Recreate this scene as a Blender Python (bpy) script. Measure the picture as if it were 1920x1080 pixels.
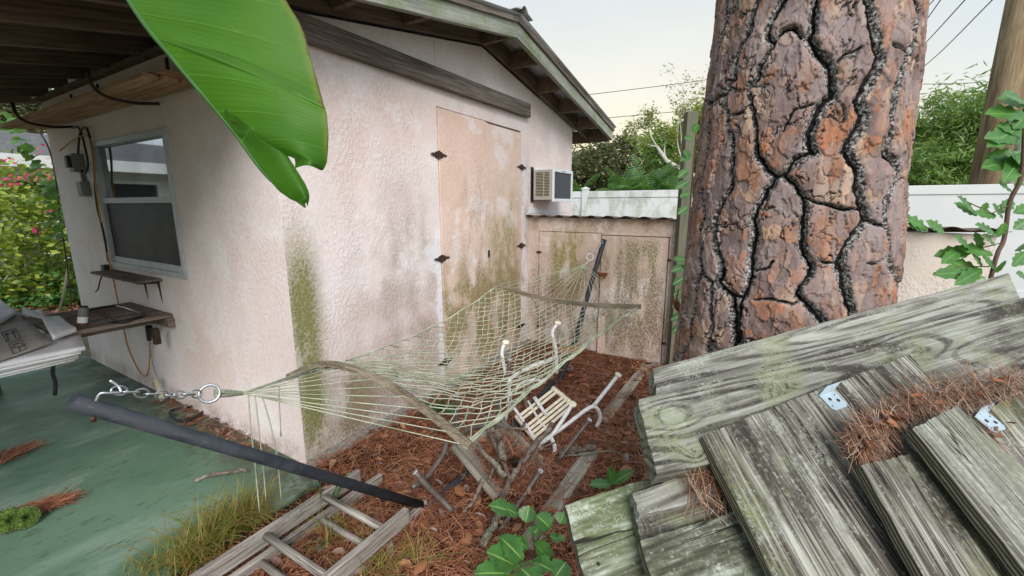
import bpy, math, random
import numpy as np
from mathutils import Matrix, Vector
for o in list(bpy.data.objects): bpy.data.objects.remove(o)
SC = bpy.context.scene; COL = SC.collection
# ------------------------------------------------ camera, world, light
H = 1.45; F = 800.0; PITCH = math.atan(155/800)
cd = bpy.data.cameras.new('camera'); cam = bpy.data.objects.new('camera', cd); COL.objects.link(cam)
cd.sensor_width = 36; cd.lens = 36*F/1920; cd.clip_start = 0.02; cd.clip_end = 600
cam.location = (0, 0, H); cam.rotation_euler = (math.pi/2-PITCH, 0, 0); SC.camera = cam
SUN_EL, SUN_AZ = math.radians(36), math.radians(170)      # azimuth clockwise from +Y
W = bpy.data.worlds.new('World'); SC.world = W; W.use_nodes = True
nt = W.node_tree; nt.nodes.clear()
wo = nt.nodes.new('ShaderNodeOutputWorld')
sky = nt.nodes.new('ShaderNodeTexSky'); sky.sky_type = 'NISHITA'; sky.sun_disc = False
sky.sun_elevation = SUN_EL; sky.sun_rotation = SUN_AZ; sky.dust_density = 3; sky.air_density = 1
b1 = nt.nodes.new('ShaderNodeBackground'); b1.inputs[1].default_value = 0.05
nt.links.new(sky.outputs[0], b1.inputs[0])
tc = nt.nodes.new('ShaderNodeTexCoord'); sp = nt.nodes.new('ShaderNodeSeparateXYZ'); nt.links.new(tc.outputs['Generated'], sp.inputs[0])
rmp = nt.nodes.new('ShaderNodeValToRGB'); nt.links.new(sp.outputs[2], rmp.inputs[0])
cr_ = rmp.color_ramp; cr_.elements[0].position = 0.0; cr_.elements[0].color = (.84, .58, .24, 1)
cr_.elements[1].position = 0.75; cr_.elements[1].color = (.46, .56, .61, 1)
e = cr_.elements.new(.11); e.color = (.80, .62, .33, 1)
e = cr_.elements.new(.22); e.color = (.73, .65, .48, 1)
e = cr_.elements.new(.40); e.color = (.60, .60, .54, 1)
# the cool side of the sky, away from the evening glow
rm2 = nt.nodes.new('ShaderNodeValToRGB'); nt.links.new(sp.outputs[2], rm2.inputs[0])
c2 = rm2.color_ramp; c2.elements[0].color = (.55, .62, .64, 1); c2.elements[1].color = (.48, .58, .63, 1)
dt = nt.nodes.new('ShaderNodeVectorMath'); dt.operation = 'DOT_PRODUCT'; nt.links.new(tc.outputs['Generated'], dt.inputs[0])
dt.inputs[1].default_value = (math.sin(.20), math.cos(.20), 0)
mr = nt.nodes.new('ShaderNodeMapRange'); mr.interpolation_type = 'SMOOTHSTEP'; nt.links.new(dt.outputs['Value'], mr.inputs[0])
mr.inputs[1].default_value = .62; mr.inputs[2].default_value = 1.0
mx = nt.nodes.new('ShaderNodeMix'); mx.data_type = 'RGBA'; nt.links.new(mr.outputs[0], mx.inputs[0]); nt.links.new(rm2.outputs[0], mx.inputs[6]); nt.links.new(rmp.outputs[0], mx.inputs[7])
nz = nt.nodes.new('ShaderNodeTexNoise'); nz.inputs['Scale'].default_value = 2.2; nz.inputs['Detail'].default_value = 4
mp = nt.nodes.new('ShaderNodeMapping'); mp.inputs['Scale'].default_value = (1, 1, 3); nt.links.new(tc.outputs['Generated'], mp.inputs[0]); nt.links.new(mp.outputs[0], nz.inputs[0])
mr2 = nt.nodes.new('ShaderNodeMapRange'); nt.links.new(nz.outputs[0], mr2.inputs[0]); mr2.inputs[3].default_value = .84; mr2.inputs[4].default_value = 1.06
b2 = nt.nodes.new('ShaderNodeBackground'); nt.links.new(mx.outputs[2], b2.inputs[0]); nt.links.new(mr2.outputs[0], b2.inputs[1])
ad = nt.nodes.new('ShaderNodeAddShader'); nt.links.new(b1.outputs[0], ad.inputs[0]); nt.links.new(b2.outputs[0], ad.inputs[1]); nt.links.new(ad.outputs[0], wo.inputs[0])
ld = bpy.data.lights.new('sun', 'SUN'); ld.energy = 3.0; ld.angle = math.radians(32); ld.color = (1, .965, .95)
lo = bpy.data.objects.new('sun', ld); COL.objects.link(lo)
sd = Vector((math.sin(SUN_AZ)*math.cos(SUN_EL), math.cos(SUN_AZ)*math.cos(SUN_EL), math.sin(SUN_EL)))
lo.rotation_euler = sd.to_track_quat('Z', 'Y').to_euler(); lo.location = (0, 0, 8)
SC.view_settings.view_transform = 'Standard'; SC.view_settings.look = 'None'; SC.view_settings.exposure = 0.27; SC.view_settings.gamma = 1
SC.view_settings.use_curve_mapping = False

# ------------------------------------------------ survey helpers (measured points of the real place)
cP, sP = math.cos(PITCH), math.sin(PITCH)
def ray(x, y):
    a = (x-960)/F; b = (540-y)/F
    return np.array((a, cP+b*sP, b*cP-sP))
CAMP = np.array((0, 0, H))
def gnd(x, y, z=0.0):
    r = ray(x, y); return Vector(CAMP+r*((z-H)/r[2]))
def px(x, y, t): return Vector(CAMP+ray(x, y)*t)
C0 = gnd(575, 872); ANG = math.radians(90-30.8)
SHED = Matrix.Translation(C0) @ Matrix.Rotation(ANG, 4, 'Z')      # local frame: x along the gable wall, y along the window wall
SHI = SHED.inverted()
def S(u, v, z=0.0): return SHED @ Vector((u, v, z))
CL = SHI @ Vector((0, 0, H))
def onu(x, y, u0):
    r = SHI.to_3x3() @ Vector(ray(x, y)); t = (u0-CL.x)/r.x; return CL+r*t
def onv(x, y, v0):
    r = SHI.to_3x3() @ Vector(ray(x, y)); t = (v0-CL.y)/r.y; return CL+r*t
ID = Matrix.Identity(4)

# ------------------------------------------------ object helpers
WM = {}
def tag(o, label=None, cat=None, group=None, kind=None):
    if label: o['label'] = label
    if cat: o['category'] = cat
    if group: o['group'] = group
    if kind: o['kind'] = kind
    return o
def put(o, frame, parent):
    COL.objects.link(o); WM[o.name] = frame.copy()
    if parent is not None:
        o.parent = parent; o.matrix_parent_inverse = WM[parent.name].inverted()
    o.matrix_basis = frame
def thing(name, label, cat, frame, group=None):
    if not isinstance(frame, Matrix): frame = Matrix.Translation(Vector(frame))
    o = bpy.data.objects.new(name, None); o.empty_display_size = .05; put(o, frame, None); return tag(o, label, cat, group)
class MB:
    def __init__(s): s.v = []; s.f = []; s.A = []
    def add(s, vs, fs):
        n = len(s.v); s.v += [tuple(p) for p in vs]; s.f += [tuple(i+n for i in f) for f in fs]; return s
    def hexa(s, p):     # 8 corners: bottom 4 ccw, top 4 ccw
        return s.add(p, [(3, 2, 1, 0), (4, 5, 6, 7), (0, 1, 5, 4), (1, 2, 6, 5), (2, 3, 7, 6), (3, 0, 4, 7)])
    def box(s, x0, x1, y0, y1, z0, z1, M=None):
        p = [Vector(q) for q in ((x0, y0, z0), (x1, y0, z0), (x1, y1, z0), (x0, y1, z0), (x0, y0, z1), (x1, y0, z1), (x1, y1, z1), (x0, y1, z1))]
        if M is not None: p = [M @ q for q in p]
        return s.hexa(p)
    def tube(s, pts, r, n=8, cap=True):
        pts = [Vector(p) for p in pts]; m = len(pts)
        rs = r if isinstance(r, (list, tuple)) else [r]*m
        t0 = (pts[1]-pts[0]).normalized(); up = Vector((0, 0, 1)) if abs(t0.z) < .9 else Vector((1, 0, 0))
        a = t0.cross(up).normalized(); vs = []; fs = []
        for i in range(m):
            t = (pts[min(i+1, m-1)]-pts[max(i-1, 0)]).normalized()
            a = (a-t*a.dot(t)).normalized(); b = t.cross(a)
            for k in range(n):
                th = 2*math.pi*k/n; vs.append(pts[i]+(a*math.cos(th)+b*math.sin(th))*rs[i])
        for i in range(m-1):
            for k in range(n): fs.append((i*n+k, i*n+(k+1) % n, (i+1)*n+(k+1) % n, (i+1)*n+k))
        if cap: fs += [tuple(range(n-1, -1, -1)), tuple(range((m-1)*n, m*n))]
        return s.add(vs, fs)
    def torus(s, c, ax, R, r, n=24, k=8, sx=1.0, xd=None):
        ax = Vector(ax).normalized(); xd = Vector(xd) if xd is not None else ax.orthogonal()
        xd = (xd-ax*xd.dot(ax)).normalized(); yd = ax.cross(xd); c = Vector(c); vs = []; fs = []
        for i in range(n):
            th = 2*math.pi*i/n; d = xd*math.cos(th)*sx+yd*math.sin(th); rad = (xd*math.cos(th)+yd*math.sin(th)*1.0).normalized()
            for j in range(k):
                ph = 2*math.pi*j/k; vs.append(c+d*R+(rad*math.cos(ph)+ax*math.sin(ph))*r)
        for i in range(n):
            for j in range(k): fs.append((i*k+j, ((i+1) % n)*k+j, ((i+1) % n)*k+(j+1) % k, i*k+(j+1) % k))
        return s.add(vs, fs)
    def prism(s, poly, a0, a1, f):      # polygon in 2-D, extruded between a0 and a1; f(p,q,a) -> point
        n = len(poly); vs = [f(p, q, a0) for p, q in poly]+[f(p, q, a1) for p, q in poly]
        fs = [tuple(range(n-1, -1, -1)), tuple(range(n, 2*n))]+[(i, (i+1) % n, n+(i+1) % n, n+i) for i in range(n)]
        return s.add(vs, fs)
    def build(s, name, mat, parent=None, frame=ID, smooth=False, bevel=0, world=True, fix=True, **kw):
        me = bpy.data.meshes.new(name); inv = frame.inverted()
        vs = [inv @ Vector(p) for p in s.v] if world and frame is not ID else s.v
        me.from_pydata([tuple(p) for p in vs], [], s.f)
        if fix:
            import bmesh
            bm = bmesh.new(); bm.from_mesh(me); bmesh.ops.recalc_face_normals(bm, faces=bm.faces); bm.to_mesh(me); bm.free()
        if smooth: me.polygons.foreach_set('use_smooth', [True]*len(me.polygons))
        me.materials.append(mat)
        o = bpy.data.objects.new(name, me); put(o, frame, parent)
        if bevel:
            b = o.modifiers.new('bevel', 'BEVEL'); b.width = bevel; b.segments = 2; b.limit_method = 'ANGLE'
        return tag(o, **kw)
def npobj(name, V, Q, mat, parent=None, frame=ID, smooth=False, attrs=None, world=True, **kw):
    me = bpy.data.meshes.new(name); V = np.asarray(V, float); Q = np.asarray(Q, np.int32)
    if world and frame is not ID:
        M = np.array(frame.inverted()); V = V @ M[:3, :3].T+M[:3, 3]
    k = Q.shape[1]
    me.vertices.add(len(V)); me.vertices.foreach_set('co', V.astype(np.float32).ravel())
    me.loops.add(Q.size); me.loops.foreach_set('vertex_index', Q.ravel())
    me.polygons.add(len(Q)); me.polygons.foreach_set('loop_start', np.arange(0, Q.size, k, dtype=np.int32)); me.polygons.foreach_set('loop_total', np.full(len(Q), k, np.int32))
    me.update(calc_edges=True)
    if smooth: me.polygons.foreach_set('use_smooth', np.ones(len(Q), bool))
    for n_, a in (attrs or {}).items():
        at = me.attributes.new(n_, 'FLOAT', 'POINT'); at.data.foreach_set('value', np.asarray(a, np.float32).ravel())
    me.materials.append(mat); o = bpy.data.objects.new(name, me); put(o, frame, parent); return tag(o, **kw)
def frame_of(p0, xd, zd):
    x = Vector(xd).normalized(); z = Vector(zd); z = (z-x*z.dot(x)).normalized(); y = z.cross(x)
    M = Matrix((x, y, z)).transposed().to_4x4(); return Matrix.Translation(Vector(p0)) @ M
def beam(name, p0, p1, w, h, up, mat, parent=None, bevel=.003, **kw):
    p0, p1 = Vector(p0), Vector(p1); M = frame_of(p0, p1-p0, up); L = (p1-p0).length
    return MB().box(0, L, -w/2, w/2, -h/2, h/2).build(name, mat, parent, M, world=False, bevel=bevel, **kw)
def crom(P, n=6):
    P = [Vector(p) for p in P]; Q = [P[0]*2-P[1]]+P+[P[-1]*2-P[-2]]; out = []
    for i in range(1, len(Q)-2):
        a, b, c, d = Q[i-1:i+3]
        for k in range(n):
            t = k/n; out.append(.5*((2*b)+(c-a)*t+(2*a-5*b+4*c-d)*t*t+(-a+3*b-3*c+d)*t**3))
    out.append(P[-1]); return out
def tubeobj(name, pts, r, mat, parent=None, n=8, curve=0, frame=ID, **kw):
    if curve: 
        if isinstance(r, (list, tuple)): r = list(np.interp(np.linspace(0, len(r)-1, (len(pts)-1)*curve+1), range(len(r)), r))
        pts = crom(pts, curve)
    fr = Matrix.Translation(Vector(pts[0])) if frame is ID else frame
    return MB().tube(pts, r, n).build(name, mat, parent, fr, smooth=True, fix=False, **kw)

# ------------------------------------------------ material helpers
class Mt:
    def __init__(s, name):
        s.m = bpy.data.materials.new(name); s.m.use_nodes = True; s.t = s.m.node_tree; s.t.nodes.clear()
        s.o = s.t.nodes.new('ShaderNodeOutputMaterial'); s.b = None; s._c = s.n('ShaderNodeTexCoord').outputs['Object']
    def n(s, typ, ins=None, **at):
        nd = s.t.nodes.new(typ)
        for k, v in at.items(): setattr(nd, k, v)
        for k, v in (ins or {}).items():
            i = nd.inputs[k]
            if isinstance(v, bpy.types.NodeSocket): s.t.links.new(v, i)
            else: i.default_value = v if not (isinstance(v, tuple) and len(v) == 3 and i.type == 'RGBA') else v+(1,)
        return nd
    def co(s, sc=(1, 1, 1), rnd=0.0, warp=0.0, wscale=1.0):
        v = s._c
        if rnd:
            r = s.n('ShaderNodeObjectInfo').outputs['Random']; r = s.m_('MULTIPLY', r, rnd)
            v = s.n('ShaderNodeVectorMath', {0: v, 1: s.n('ShaderNodeCombineXYZ', {0: r, 1: r, 2: r}).outputs[0]}, operation='ADD').outputs[0]
        if warp:
            nn = s.n('ShaderNodeTexNoise', {'Vector': v, 'Scale': wscale, 'Detail': 2.0}).outputs['Color']
            nn = s.n('ShaderNodeVectorMath', {0: nn, 1: (.5, .5, .5)}, operation='SUBTRACT').outputs[0]
            nn = s.n('ShaderNodeVectorMath', {0: nn, 'Scale': warp}, operation='SCALE').outputs[0]
            v = s.n('ShaderNodeVectorMath', {0: v, 1: nn}, operation='ADD').outputs[0]
        return s.n('ShaderNodeVectorMath', {0: v, 1: sc}, operation='MULTIPLY').outputs[0]
    def noise(s, v, scale, detail=4.0, rough=.55, dist=0.0):
        return s.n('ShaderNodeTexNoise', {'Vector': v, 'Scale': scale, 'Detail': detail, 'Roughness': rough, 'Distortion': dist}).outputs[0]
    def vor(s, v, scale, feat='F1', out=0, rnd=1.0):
        return s.n('ShaderNodeTexVoronoi', {'Vector': v, 'Scale': scale, 'Randomness': rnd}, feature=feat).outputs[out]
    def m_(s, op, a, b=0.0, c=0.0): return s.n('ShaderNodeMath', {0: a, 1: b, 2: c}, operation=op).outputs[0]
    def rg(s, v, a, b, c=0.0, d=1.0, smooth=True):
        return s.n('ShaderNodeMapRange', {0: v, 1: a, 2: b, 3: c, 4: d}, interpolation_type='SMOOTHSTEP' if smooth else 'LINEAR').outputs[0]
    def mix(s, f, a, b, bt='MIX'): 
        return s.n('ShaderNodeMix', {0: f, 6: a, 7: b}, data_type='RGBA', blend_type=bt).outputs[2]
    def ramp(s, f, stops):
        nd = s.n('ShaderNodeValToRGB', {0: f}); r = nd.color_ramp
        while len(r.elements) < len(stops): r.elements.new(.5)
        for e_, (p, c) in zip(r.elements, stops): e_.position = p; e_.color = c+(1,)
        return nd.outputs[0]
    def xyz(s, v=None):
        nd = s.n('ShaderNodeSeparateXYZ', {0: v if v is not None else s._c}); return nd.outputs
    def band(s, v, a, b, w=.1):          # 1 between a and b with soft ends
        return s.m_('MULTIPLY', s.rg(v, a-w, a+w), s.rg(v, b-w, b+w, 1, 0))
    def bump(s, h, st=.5, d=.01, nrm=None):
        i = {'Height': h, 'Strength': st, 'Distance': d}
        if nrm is not None: i['Normal'] = nrm
        return s.n('ShaderNodeBump', i).outputs[0]
    def attr(s, name): return s.n('ShaderNodeAttribute', attribute_name=name).outputs['Fac']
    def island(s): return s.n('ShaderNodeNewGeometry').outputs['Random Per Island']
    def out(s, col, rough=.8, nrm=None, metal=0.0, spec=.4, trans=0.0, tcol=None, **kw):
        i = {'Base Color': col, 'Roughness': rough, 'Metallic': metal, 'Specular IOR Level': spec}
        if nrm is not None: i['Normal'] = nrm
        i.update(kw)
        b = s.n('ShaderNodeBsdfPrincipled', i); sh = b.outputs[0]
        if trans:
            t = s.n('ShaderNodeBsdfTranslucent', {0: tcol if tcol is not None else col})
            sh = s.n('ShaderNodeMixShader', {0: trans, 1: sh, 2: t.outputs[0]}).outputs[0]
        s.t.links.new(sh, s.o.inputs[0]); return s.m
def simple(name, col, rough=.6, metal=0.0, var=.12, nscale=20, bump=0.0, spec=.4):
    m = Mt(name); v = m.co(rnd=7); f = m.noise(v, nscale, 5)
    c = m.mix(m.rg(f, .3, .7), tuple(x*(1-var) for x in col), tuple(min(1, x*(1+var)) for x in col))
    return m.out(c, rough, m.bump(f, bump, .004) if bump else None, metal, spec)

def stucco(name, stains, base=((.70, .60, .585), (.76, .685, .675)), rel=1.0, smoothed=0.0):
    """knock-down stucco; stains = list of (mask builder, colour, amount)"""
    m = Mt(name); v = m.co(); x, y, z = m.xyz()
    wv = m.co((1, 1, .72), warp=.02, wscale=14)
    big = m.noise(v, 2.2, 3); f1 = m.noise(wv, 52, 4, .62); f2 = m.noise(wv, 90, 3, .6)
    pat = m.rg(m.noise(v, 3.1, 4, .6), .40, .62)
    kn = m.m_('MULTIPLY', m.rg(f1, .42, .60), m.m_('ADD', .12, m.m_('MULTIPLY', pat, .88)))
    h = m.m_('ADD', kn, m.m_('MULTIPLY', f2, .35))
    c = m.mix(m.rg(big, .35, .65), base[0], base[1])
    c = m.mix(m.m_('MULTIPLY', m.rg(m.noise(v, 1.3, 2), .5, .66), .45), c, (.70, .53, .46)); c = m.mix(m.m_('MULTIPLY', m.rg(m.noise(v, 2.6, 4, .6), .53, .62), .5), c, (.78, .75, .76))
    c = m.mix(m.m_('MULTIPLY', m.rg(f1, .55, .40), .12), c, (.25, .2, .17))
    spk = m.rg(m.vor(v, 9, 'F1', 0), .035, .055, 1, 0)
    spk = m.m_('MULTIPLY', spk, m.rg(m.noise(v, 4, 1), .5, .6)); c = m.mix(m.m_('MULTIPLY', spk, .7), c, (.07, .05, .04))
    for fn, col, amt in stains:
        k = fn(m, v, x, y, z, f1); k = m.m_('MULTIPLY', k, amt, ); c = m.mix(m.n('ShaderNodeClamp', {0: k}).outputs[0], c, col)
    return m.out(c, .82, m.bump(h, .42*rel, .0065, m.bump(big, .1, .02)), spec=.3)
def streak(m, v, sx, lo, hi, f1=None, grit=.5):
    s_ = m.noise(m.n('ShaderNodeVectorMath', {0: v, 1: (sx, sx, 1.5)}, operation='MULTIPLY').outputs[0], 1.6, 5, .62)
    k = m.rg(s_, lo, hi)
    if grit: k = m.m_('MULTIPLY', k, m.m_('ADD', 1-grit, m.m_('MULTIPLY', m.rg(m.noise(v, 60, 3, .7), .42, .62), grit*1.5)))
    return k
GRN, OLV, BRN, BLK = (.155, .165, .045), (.24, .22, .06), (.19, .135, .10), (.07, .06, .05)

M = {}
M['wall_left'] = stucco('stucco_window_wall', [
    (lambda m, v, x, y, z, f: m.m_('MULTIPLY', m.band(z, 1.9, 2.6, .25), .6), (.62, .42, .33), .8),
    (lambda m, v, x, y, z, f: m.m_('MULTIPLY', m.band(z, -.2, .10, .06), streak(m, v, 3, .35, .6)), BRN, .55)], rel=.75)
M['wall_gable'] = stucco('stucco_gable_wall', [
    (lambda m, v, x, y, z, f: m.m_('MULTIPLY', m.m_('MULTIPLY', m.band(x, -.02, .16, .08), m.band(z, .0, 1.22, .30)), streak(m, v, 3, .28, .52, grit=.28)), (.20, .20, .07), 1.25),
    (lambda m, v, x, y, z, f: m.m_('MULTIPLY', m.m_('MULTIPLY', m.band(x, .22, .55, .12), m.band(z, .02, .45, .12)), streak(m, v, 3, .36, .58, grit=.3)), (.20, .19, .08), 1.1),
    (lambda m, v, x, y, z, f: m.m_('MULTIPLY', m.m_('MULTIPLY', m.band(x, .3, 1.15, .15), m.band(z, .05, .62, .25)), streak(m, v, 2, .3, .55, grit=.5)), (.36, .25, .19), .75),
    (lambda m, v, x, y, z, f: m.m_('MULTIPLY', m.m_('MULTIPLY', m.band(x, .68, 1.14, .16), m.band(z, .3, 1.5, .35)), streak(m, v, 4, .36, .66, grit=.3)), (.25, .19, .14), .5),
    (lambda m, v, x, y, z, f: m.m_('MULTIPLY', m.m_('MULTIPLY', m.band(x, 2.46, 2.62, .04), m.band(z, .0, 1.9, .3)), streak(m, v, 6, .38, .62, grit=.6)), BRN, .6),
    (lambda m, v, x, y, z, f: m.m_('MULTIPLY', m.band(z, -.1, .16, .1), streak(m, v, 3, .3, .6)), BRN, .6),
    (lambda m, v, x, y, z, f: m.m_('MULTIPLY', m.m_('MULTIPLY', m.band(x, .45, 1.2, .2), m.band(z, .1, 1.45, .4)), m.rg(m.noise(v, 3.2, 5, .68), .42, .62)), (.36, .30, .25), .42),
    (lambda m, v, x, y, z, f: m.m_('MULTIPLY', m.m_('MULTIPLY', m.band(m.m_('ADD', x, m.m_('MULTIPLY', m.noise(v, 5, 3), .12)), 1.225, 1.35, .012), m.band(z, .1, 1.28, .05)), m.rg(m.noise(v, 9, 3), .35, .45)), (.74, .74, .78), .85),
    (lambda m, v, x, y, z, f: m.m_('MULTIPLY', m.m_('MULTIPLY', m.band(m.m_('ADD', x, m.m_('MULTIPLY', m.noise(v, 6, 4), .16)), 1.14, 1.35, .02), m.band(m.m_('ADD', z, m.m_('MULTIPLY', m.noise(v, 7, 4), .12)), 1.02, 1.22, .02)), .9), (.72, .71, .74), .8),
    (lambda m, v, x, y, z, f: m.m_('MULTIPLY', m.m_('MULTIPLY', m.band(x, 2.47, 2.56, .012), m.band(z, .1, 1.9, .1)), m.rg(m.noise(v, 8, 3), .4, .5)), (.72, .72, .75), .6),
    (lambda m, v, x, y, z, f: m.m_('MULTIPLY', m.band(m.m_('ADD', x, m.m_('MULTIPLY', m.noise(v, 16, 4), .03)), 1.236, 1.240, .002), m.band(z, 2.42, 2.75, .05)), (.25, .19, .17), .8)], rel=1.0)
M['door'] = stucco('stucco_door', [
    (lambda m, v, x, y, z, f: m.m_('MULTIPLY', m.m_('MULTIPLY', m.band(x, 1.90, 2.34, .15), m.band(z, .75, 1.55, .3)), streak(m, v, 3, .36, .60, grit=.35)), (.27, .25, .08), .95),
    (lambda m, v, x, y, z, f: m.m_('MULTIPLY', m.m_('MULTIPLY', m.band(x, 1.2, 2.5, .1), m.band(z, .0, .95, .3)), streak(m, v, 3, .34, .56, grit=.3)), (.25, .205, .085), 1.05),
    (lambda m, v, x, y, z, f: m.m_('MULTIPLY', m.m_('MULTIPLY', m.band(x, 1.5, 1.9, .1), m.band(z, .2, 1.7, .3)), streak(m, v, 6, .45, .65, grit=.6)), BRN, .5)],
    base=((.64, .465, .385), (.70, .54, .46)), rel=.9)
M['annex'] = stucco('stucco_low_annex', [
    (lambda m, v, x, y, z, f: m.band(y, -4, -1.7, .1), (.66, .61, .55), .8),
    (lambda m, v, x, y, z, f: m.m_('MULTIPLY', m.m_('MULTIPLY', m.band(y, -.62, -.28, .06), m.band(z, .5, 1.2, .15)), streak(m, v, 5, .38, .56, grit=.5)), OLV, 1.1),
    (lambda m, v, x, y, z, f: m.m_('MULTIPLY', m.m_('MULTIPLY', m.band(y, -1.35, -.8, .1), m.band(z, .15, 1.15, .12)), streak(m, v, 6, .37, .58, grit=.6)), (.20, .185, .09), 1.0),
    (lambda m, v, x, y, z, f: m.m_('MULTIPLY', m.m_('MULTIPLY', m.band(y, -1.5, .0, .1), m.band(z, -.1, .85, .3)), streak(m, v, 4, .36, .6, grit=.6)), BRN, .85),
    (lambda m, v, x, y, z, f: m.m_('MULTIPLY', m.m_('MULTIPLY', m.band(y, -1.5, .1, .1), m.band(z, 1.2, 1.36, .03)), streak(m, v, 3, .4, .6, grit=.5)), (.33, .25, .17), .8)],
    base=((.55, .43, .355), (.62, .51, .43)), rel=1.3)

def wood(name, stops, gx=2.0, gy=60.0, rnd=9.0, bump=.6, lichen=None, rough=.85, moss=None, rings=0.0, dist=.0015, plies=False, knots=(), grime=0.0, mix=(.36, .40, .30)):
    m = Mt(name); v = m.co((gx, gy, gy), rnd=rnd, warp=.012, wscale=6)
    g = m.noise(v, 1.0, 4, .6); fine = m.noise(m.co((gx*2.2, gy*4, gy*4), rnd=rnd, warp=.004, wscale=9), 1.0, 2, .6)
    blot = m.noise(m.co((gx*.9, gy*.14, gy*.14), rnd=rnd), 1.0, 4, .6)
    f = m.m_('ADD', m.m_('MULTIPLY', g, mix[0]), m.m_('ADD', m.m_('MULTIPLY', fine, mix[1]), m.m_('MULTIPLY', blot, mix[2])))
    f = m.rg(f, .37, .66, 0, 1, False); h = m.m_('ADD', m.m_('MULTIPLY', g, .5), fine)
    if rings:
        x, y, z = m.xyz(); fld = m.noise(m.co((.75, 8.5, 8.5), rnd=rnd), 1.0, 1.2, .4)
        for kx, ky, kr in knots:
            d = m.n('ShaderNodeVectorMath', {0: m.n('ShaderNodeVectorMath', {0: m._c, 1: (kx, ky, 0)}, operation='SUBTRACT').outputs[0], 1: (.75/kr, 1/kr, 0)}, operation='MULTIPLY').outputs[0]
            d = m.n('ShaderNodeVectorMath', {0: d}, operation='LENGTH').outputs['Value']
            fld = m.m_('ADD', fld, m.m_('MULTIPLY', m.m_('POWER', 2.718, m.m_('MULTIPLY', m.m_('MULTIPLY', d, d), -.5)), .10))
        rg_ = m.m_('SINE', m.m_('MULTIPLY', m.m_('ADD', fld, m.m_('MULTIPLY', m.noise(m.co((6, 30, 30), rnd=rnd), 1, 3), .012)), rings))
        rg_ = m.m_('SUBTRACT', 1.0, m.m_('MULTIPLY', m.rg(rg_, -.1, .95), m.rg(m.noise(m.co((2.5, 14, 14), rnd=rnd+3), 1, 4), .35, .62, .25, 1.0)))
        f = m.m_('ADD', m.m_('MULTIPLY', f, .68), m.m_('SUBTRACT', m.m_('MULTIPLY', rg_, .46), .12)); h = m.m_('ADD', m.m_('MULTIPLY', h, .6), m.m_('MULTIPLY', rg_, .8))
    c = m.ramp(f, stops)
    for kx, ky, kr in knots[:1]:
        d = m.n('ShaderNodeVectorMath', {0: m.n('ShaderNodeVectorMath', {0: m.co(warp=.018, wscale=40), 1: (kx, ky, 0)}, operation='SUBTRACT').outputs[0]}, operation='LENGTH').outputs['Value']
        c = m.mix(m.m_('MULTIPLY', m.rg(d, kr*1.25, kr*.7), .5), c, m.mix(m.noise(m.co(), 160, 3), (.18, .19, .14), (.42, .45, .36)))
        h = m.m_('ADD', h, m.m_('MULTIPLY', m.rg(d, kr*1.15, kr*1.25), -1.2))
    if lichen:
        sp_ = m.rg(m.noise(m.co((1, 1, 1), rnd=rnd), 130, 3, .7), .60, .70); c = m.mix(m.m_('MULTIPLY', sp_, .6), c, lichen)
        lp = m.m_('MULTIPLY', m.rg(m.noise(m.co((1, 2, 2), rnd=rnd), 9, 5, .7), .52, .62), m.rg(m.noise(m.co((1, 1, 1), rnd=rnd), 220, 3, .7), .42, .6)); c = m.mix(m.m_('MULTIPLY', lp, .55), c, lichen)
    if moss:
        mk = m.m_('MULTIPLY', m.rg(m.noise(m.co((1, 1, 1), rnd=rnd), 4.5, 4, .6), .50, .66), m.rg(m.noise(m.co(), 90, 3, .7), .35, .6)); c = m.mix(m.m_('MULTIPLY', mk, .75), c, moss)
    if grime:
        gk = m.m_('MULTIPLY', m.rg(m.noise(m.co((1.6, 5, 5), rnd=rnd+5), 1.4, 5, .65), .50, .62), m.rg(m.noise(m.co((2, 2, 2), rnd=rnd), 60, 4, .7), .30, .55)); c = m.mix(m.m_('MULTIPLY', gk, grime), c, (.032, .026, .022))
    if plies:
        cn = m.noise(m.co((1.3, gy*1.3, gy*1.3), rnd=rnd+11, warp=.006, wscale=12), 1.0, 2, .5); cl = m.m_('MULTIPLY', m.rg(m.m_('ABSOLUTE', m.m_('SUBTRACT', cn, .5)), .004, .016, 1, 0), m.rg(m.noise(m.co((1.5, 8, 8), rnd=rnd+2), 1, 3), .50, .60))
        nh = m.m_('MULTIPLY', m.rg(m.vor(m.co((1, 1, 0), rnd=rnd), 7), .022, .034, 1, 0), 1.0); cl = m.n('ShaderNodeClamp', {0: m.m_('ADD', cl, nh)}).outputs[0]
        c = m.mix(m.m_('MULTIPLY', cl, .9), c, (.012, .010, .009)); h = m.m_('SUBTRACT', h, m.m_('MULTIPLY', cl, 1.5))
        no = m.n('ShaderNodeVectorTransform', {0: m.n('ShaderNodeNewGeometry').outputs['Normal']}, vector_type='NORMAL', convert_from='WORLD', convert_to='OBJECT').outputs[0]
        side = m.rg(m.m_('ABSOLUTE', m.xyz(no)[2]), .5, .7, 1, 0); zz = m.xyz()[2]
        st = m.rg(m.m_('FRACT', m.m_('MULTIPLY', m.m_('ADD', zz, m.m_('MULTIPLY', m.noise(m.co((1, 1, 1)), 30, 2), .001)), 165.)), .35, .5)
        c = m.mix(side, c, m.mix(st, (.03, .026, .02), (.17, .16, .11)))
    return m.out(c, rough, m.bump(h, bump, dist), spec=.2)
PALE = [(.24, (.030, .026, .022)), (.40, (.115, .105, .085)), (.52, (.25, .245, .20)), (.66, (.38, .40, .325)), (.80, (.50, .52, .45))]
SAGE = (.37, .395, .335)
M['ply'] = wood('weathered_plywood', [(.05, (.018, .014, .012)), (.36, (.046, .038, .033)), (.52, (.115, .103, .085)), (.70, (.215, .208, .175)), (.95, (.37, .375, .32))], 1.6, 60, lichen=SAGE, plies=True, bump=1.0, moss=(.15, .17, .07), grime=.9)
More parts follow.
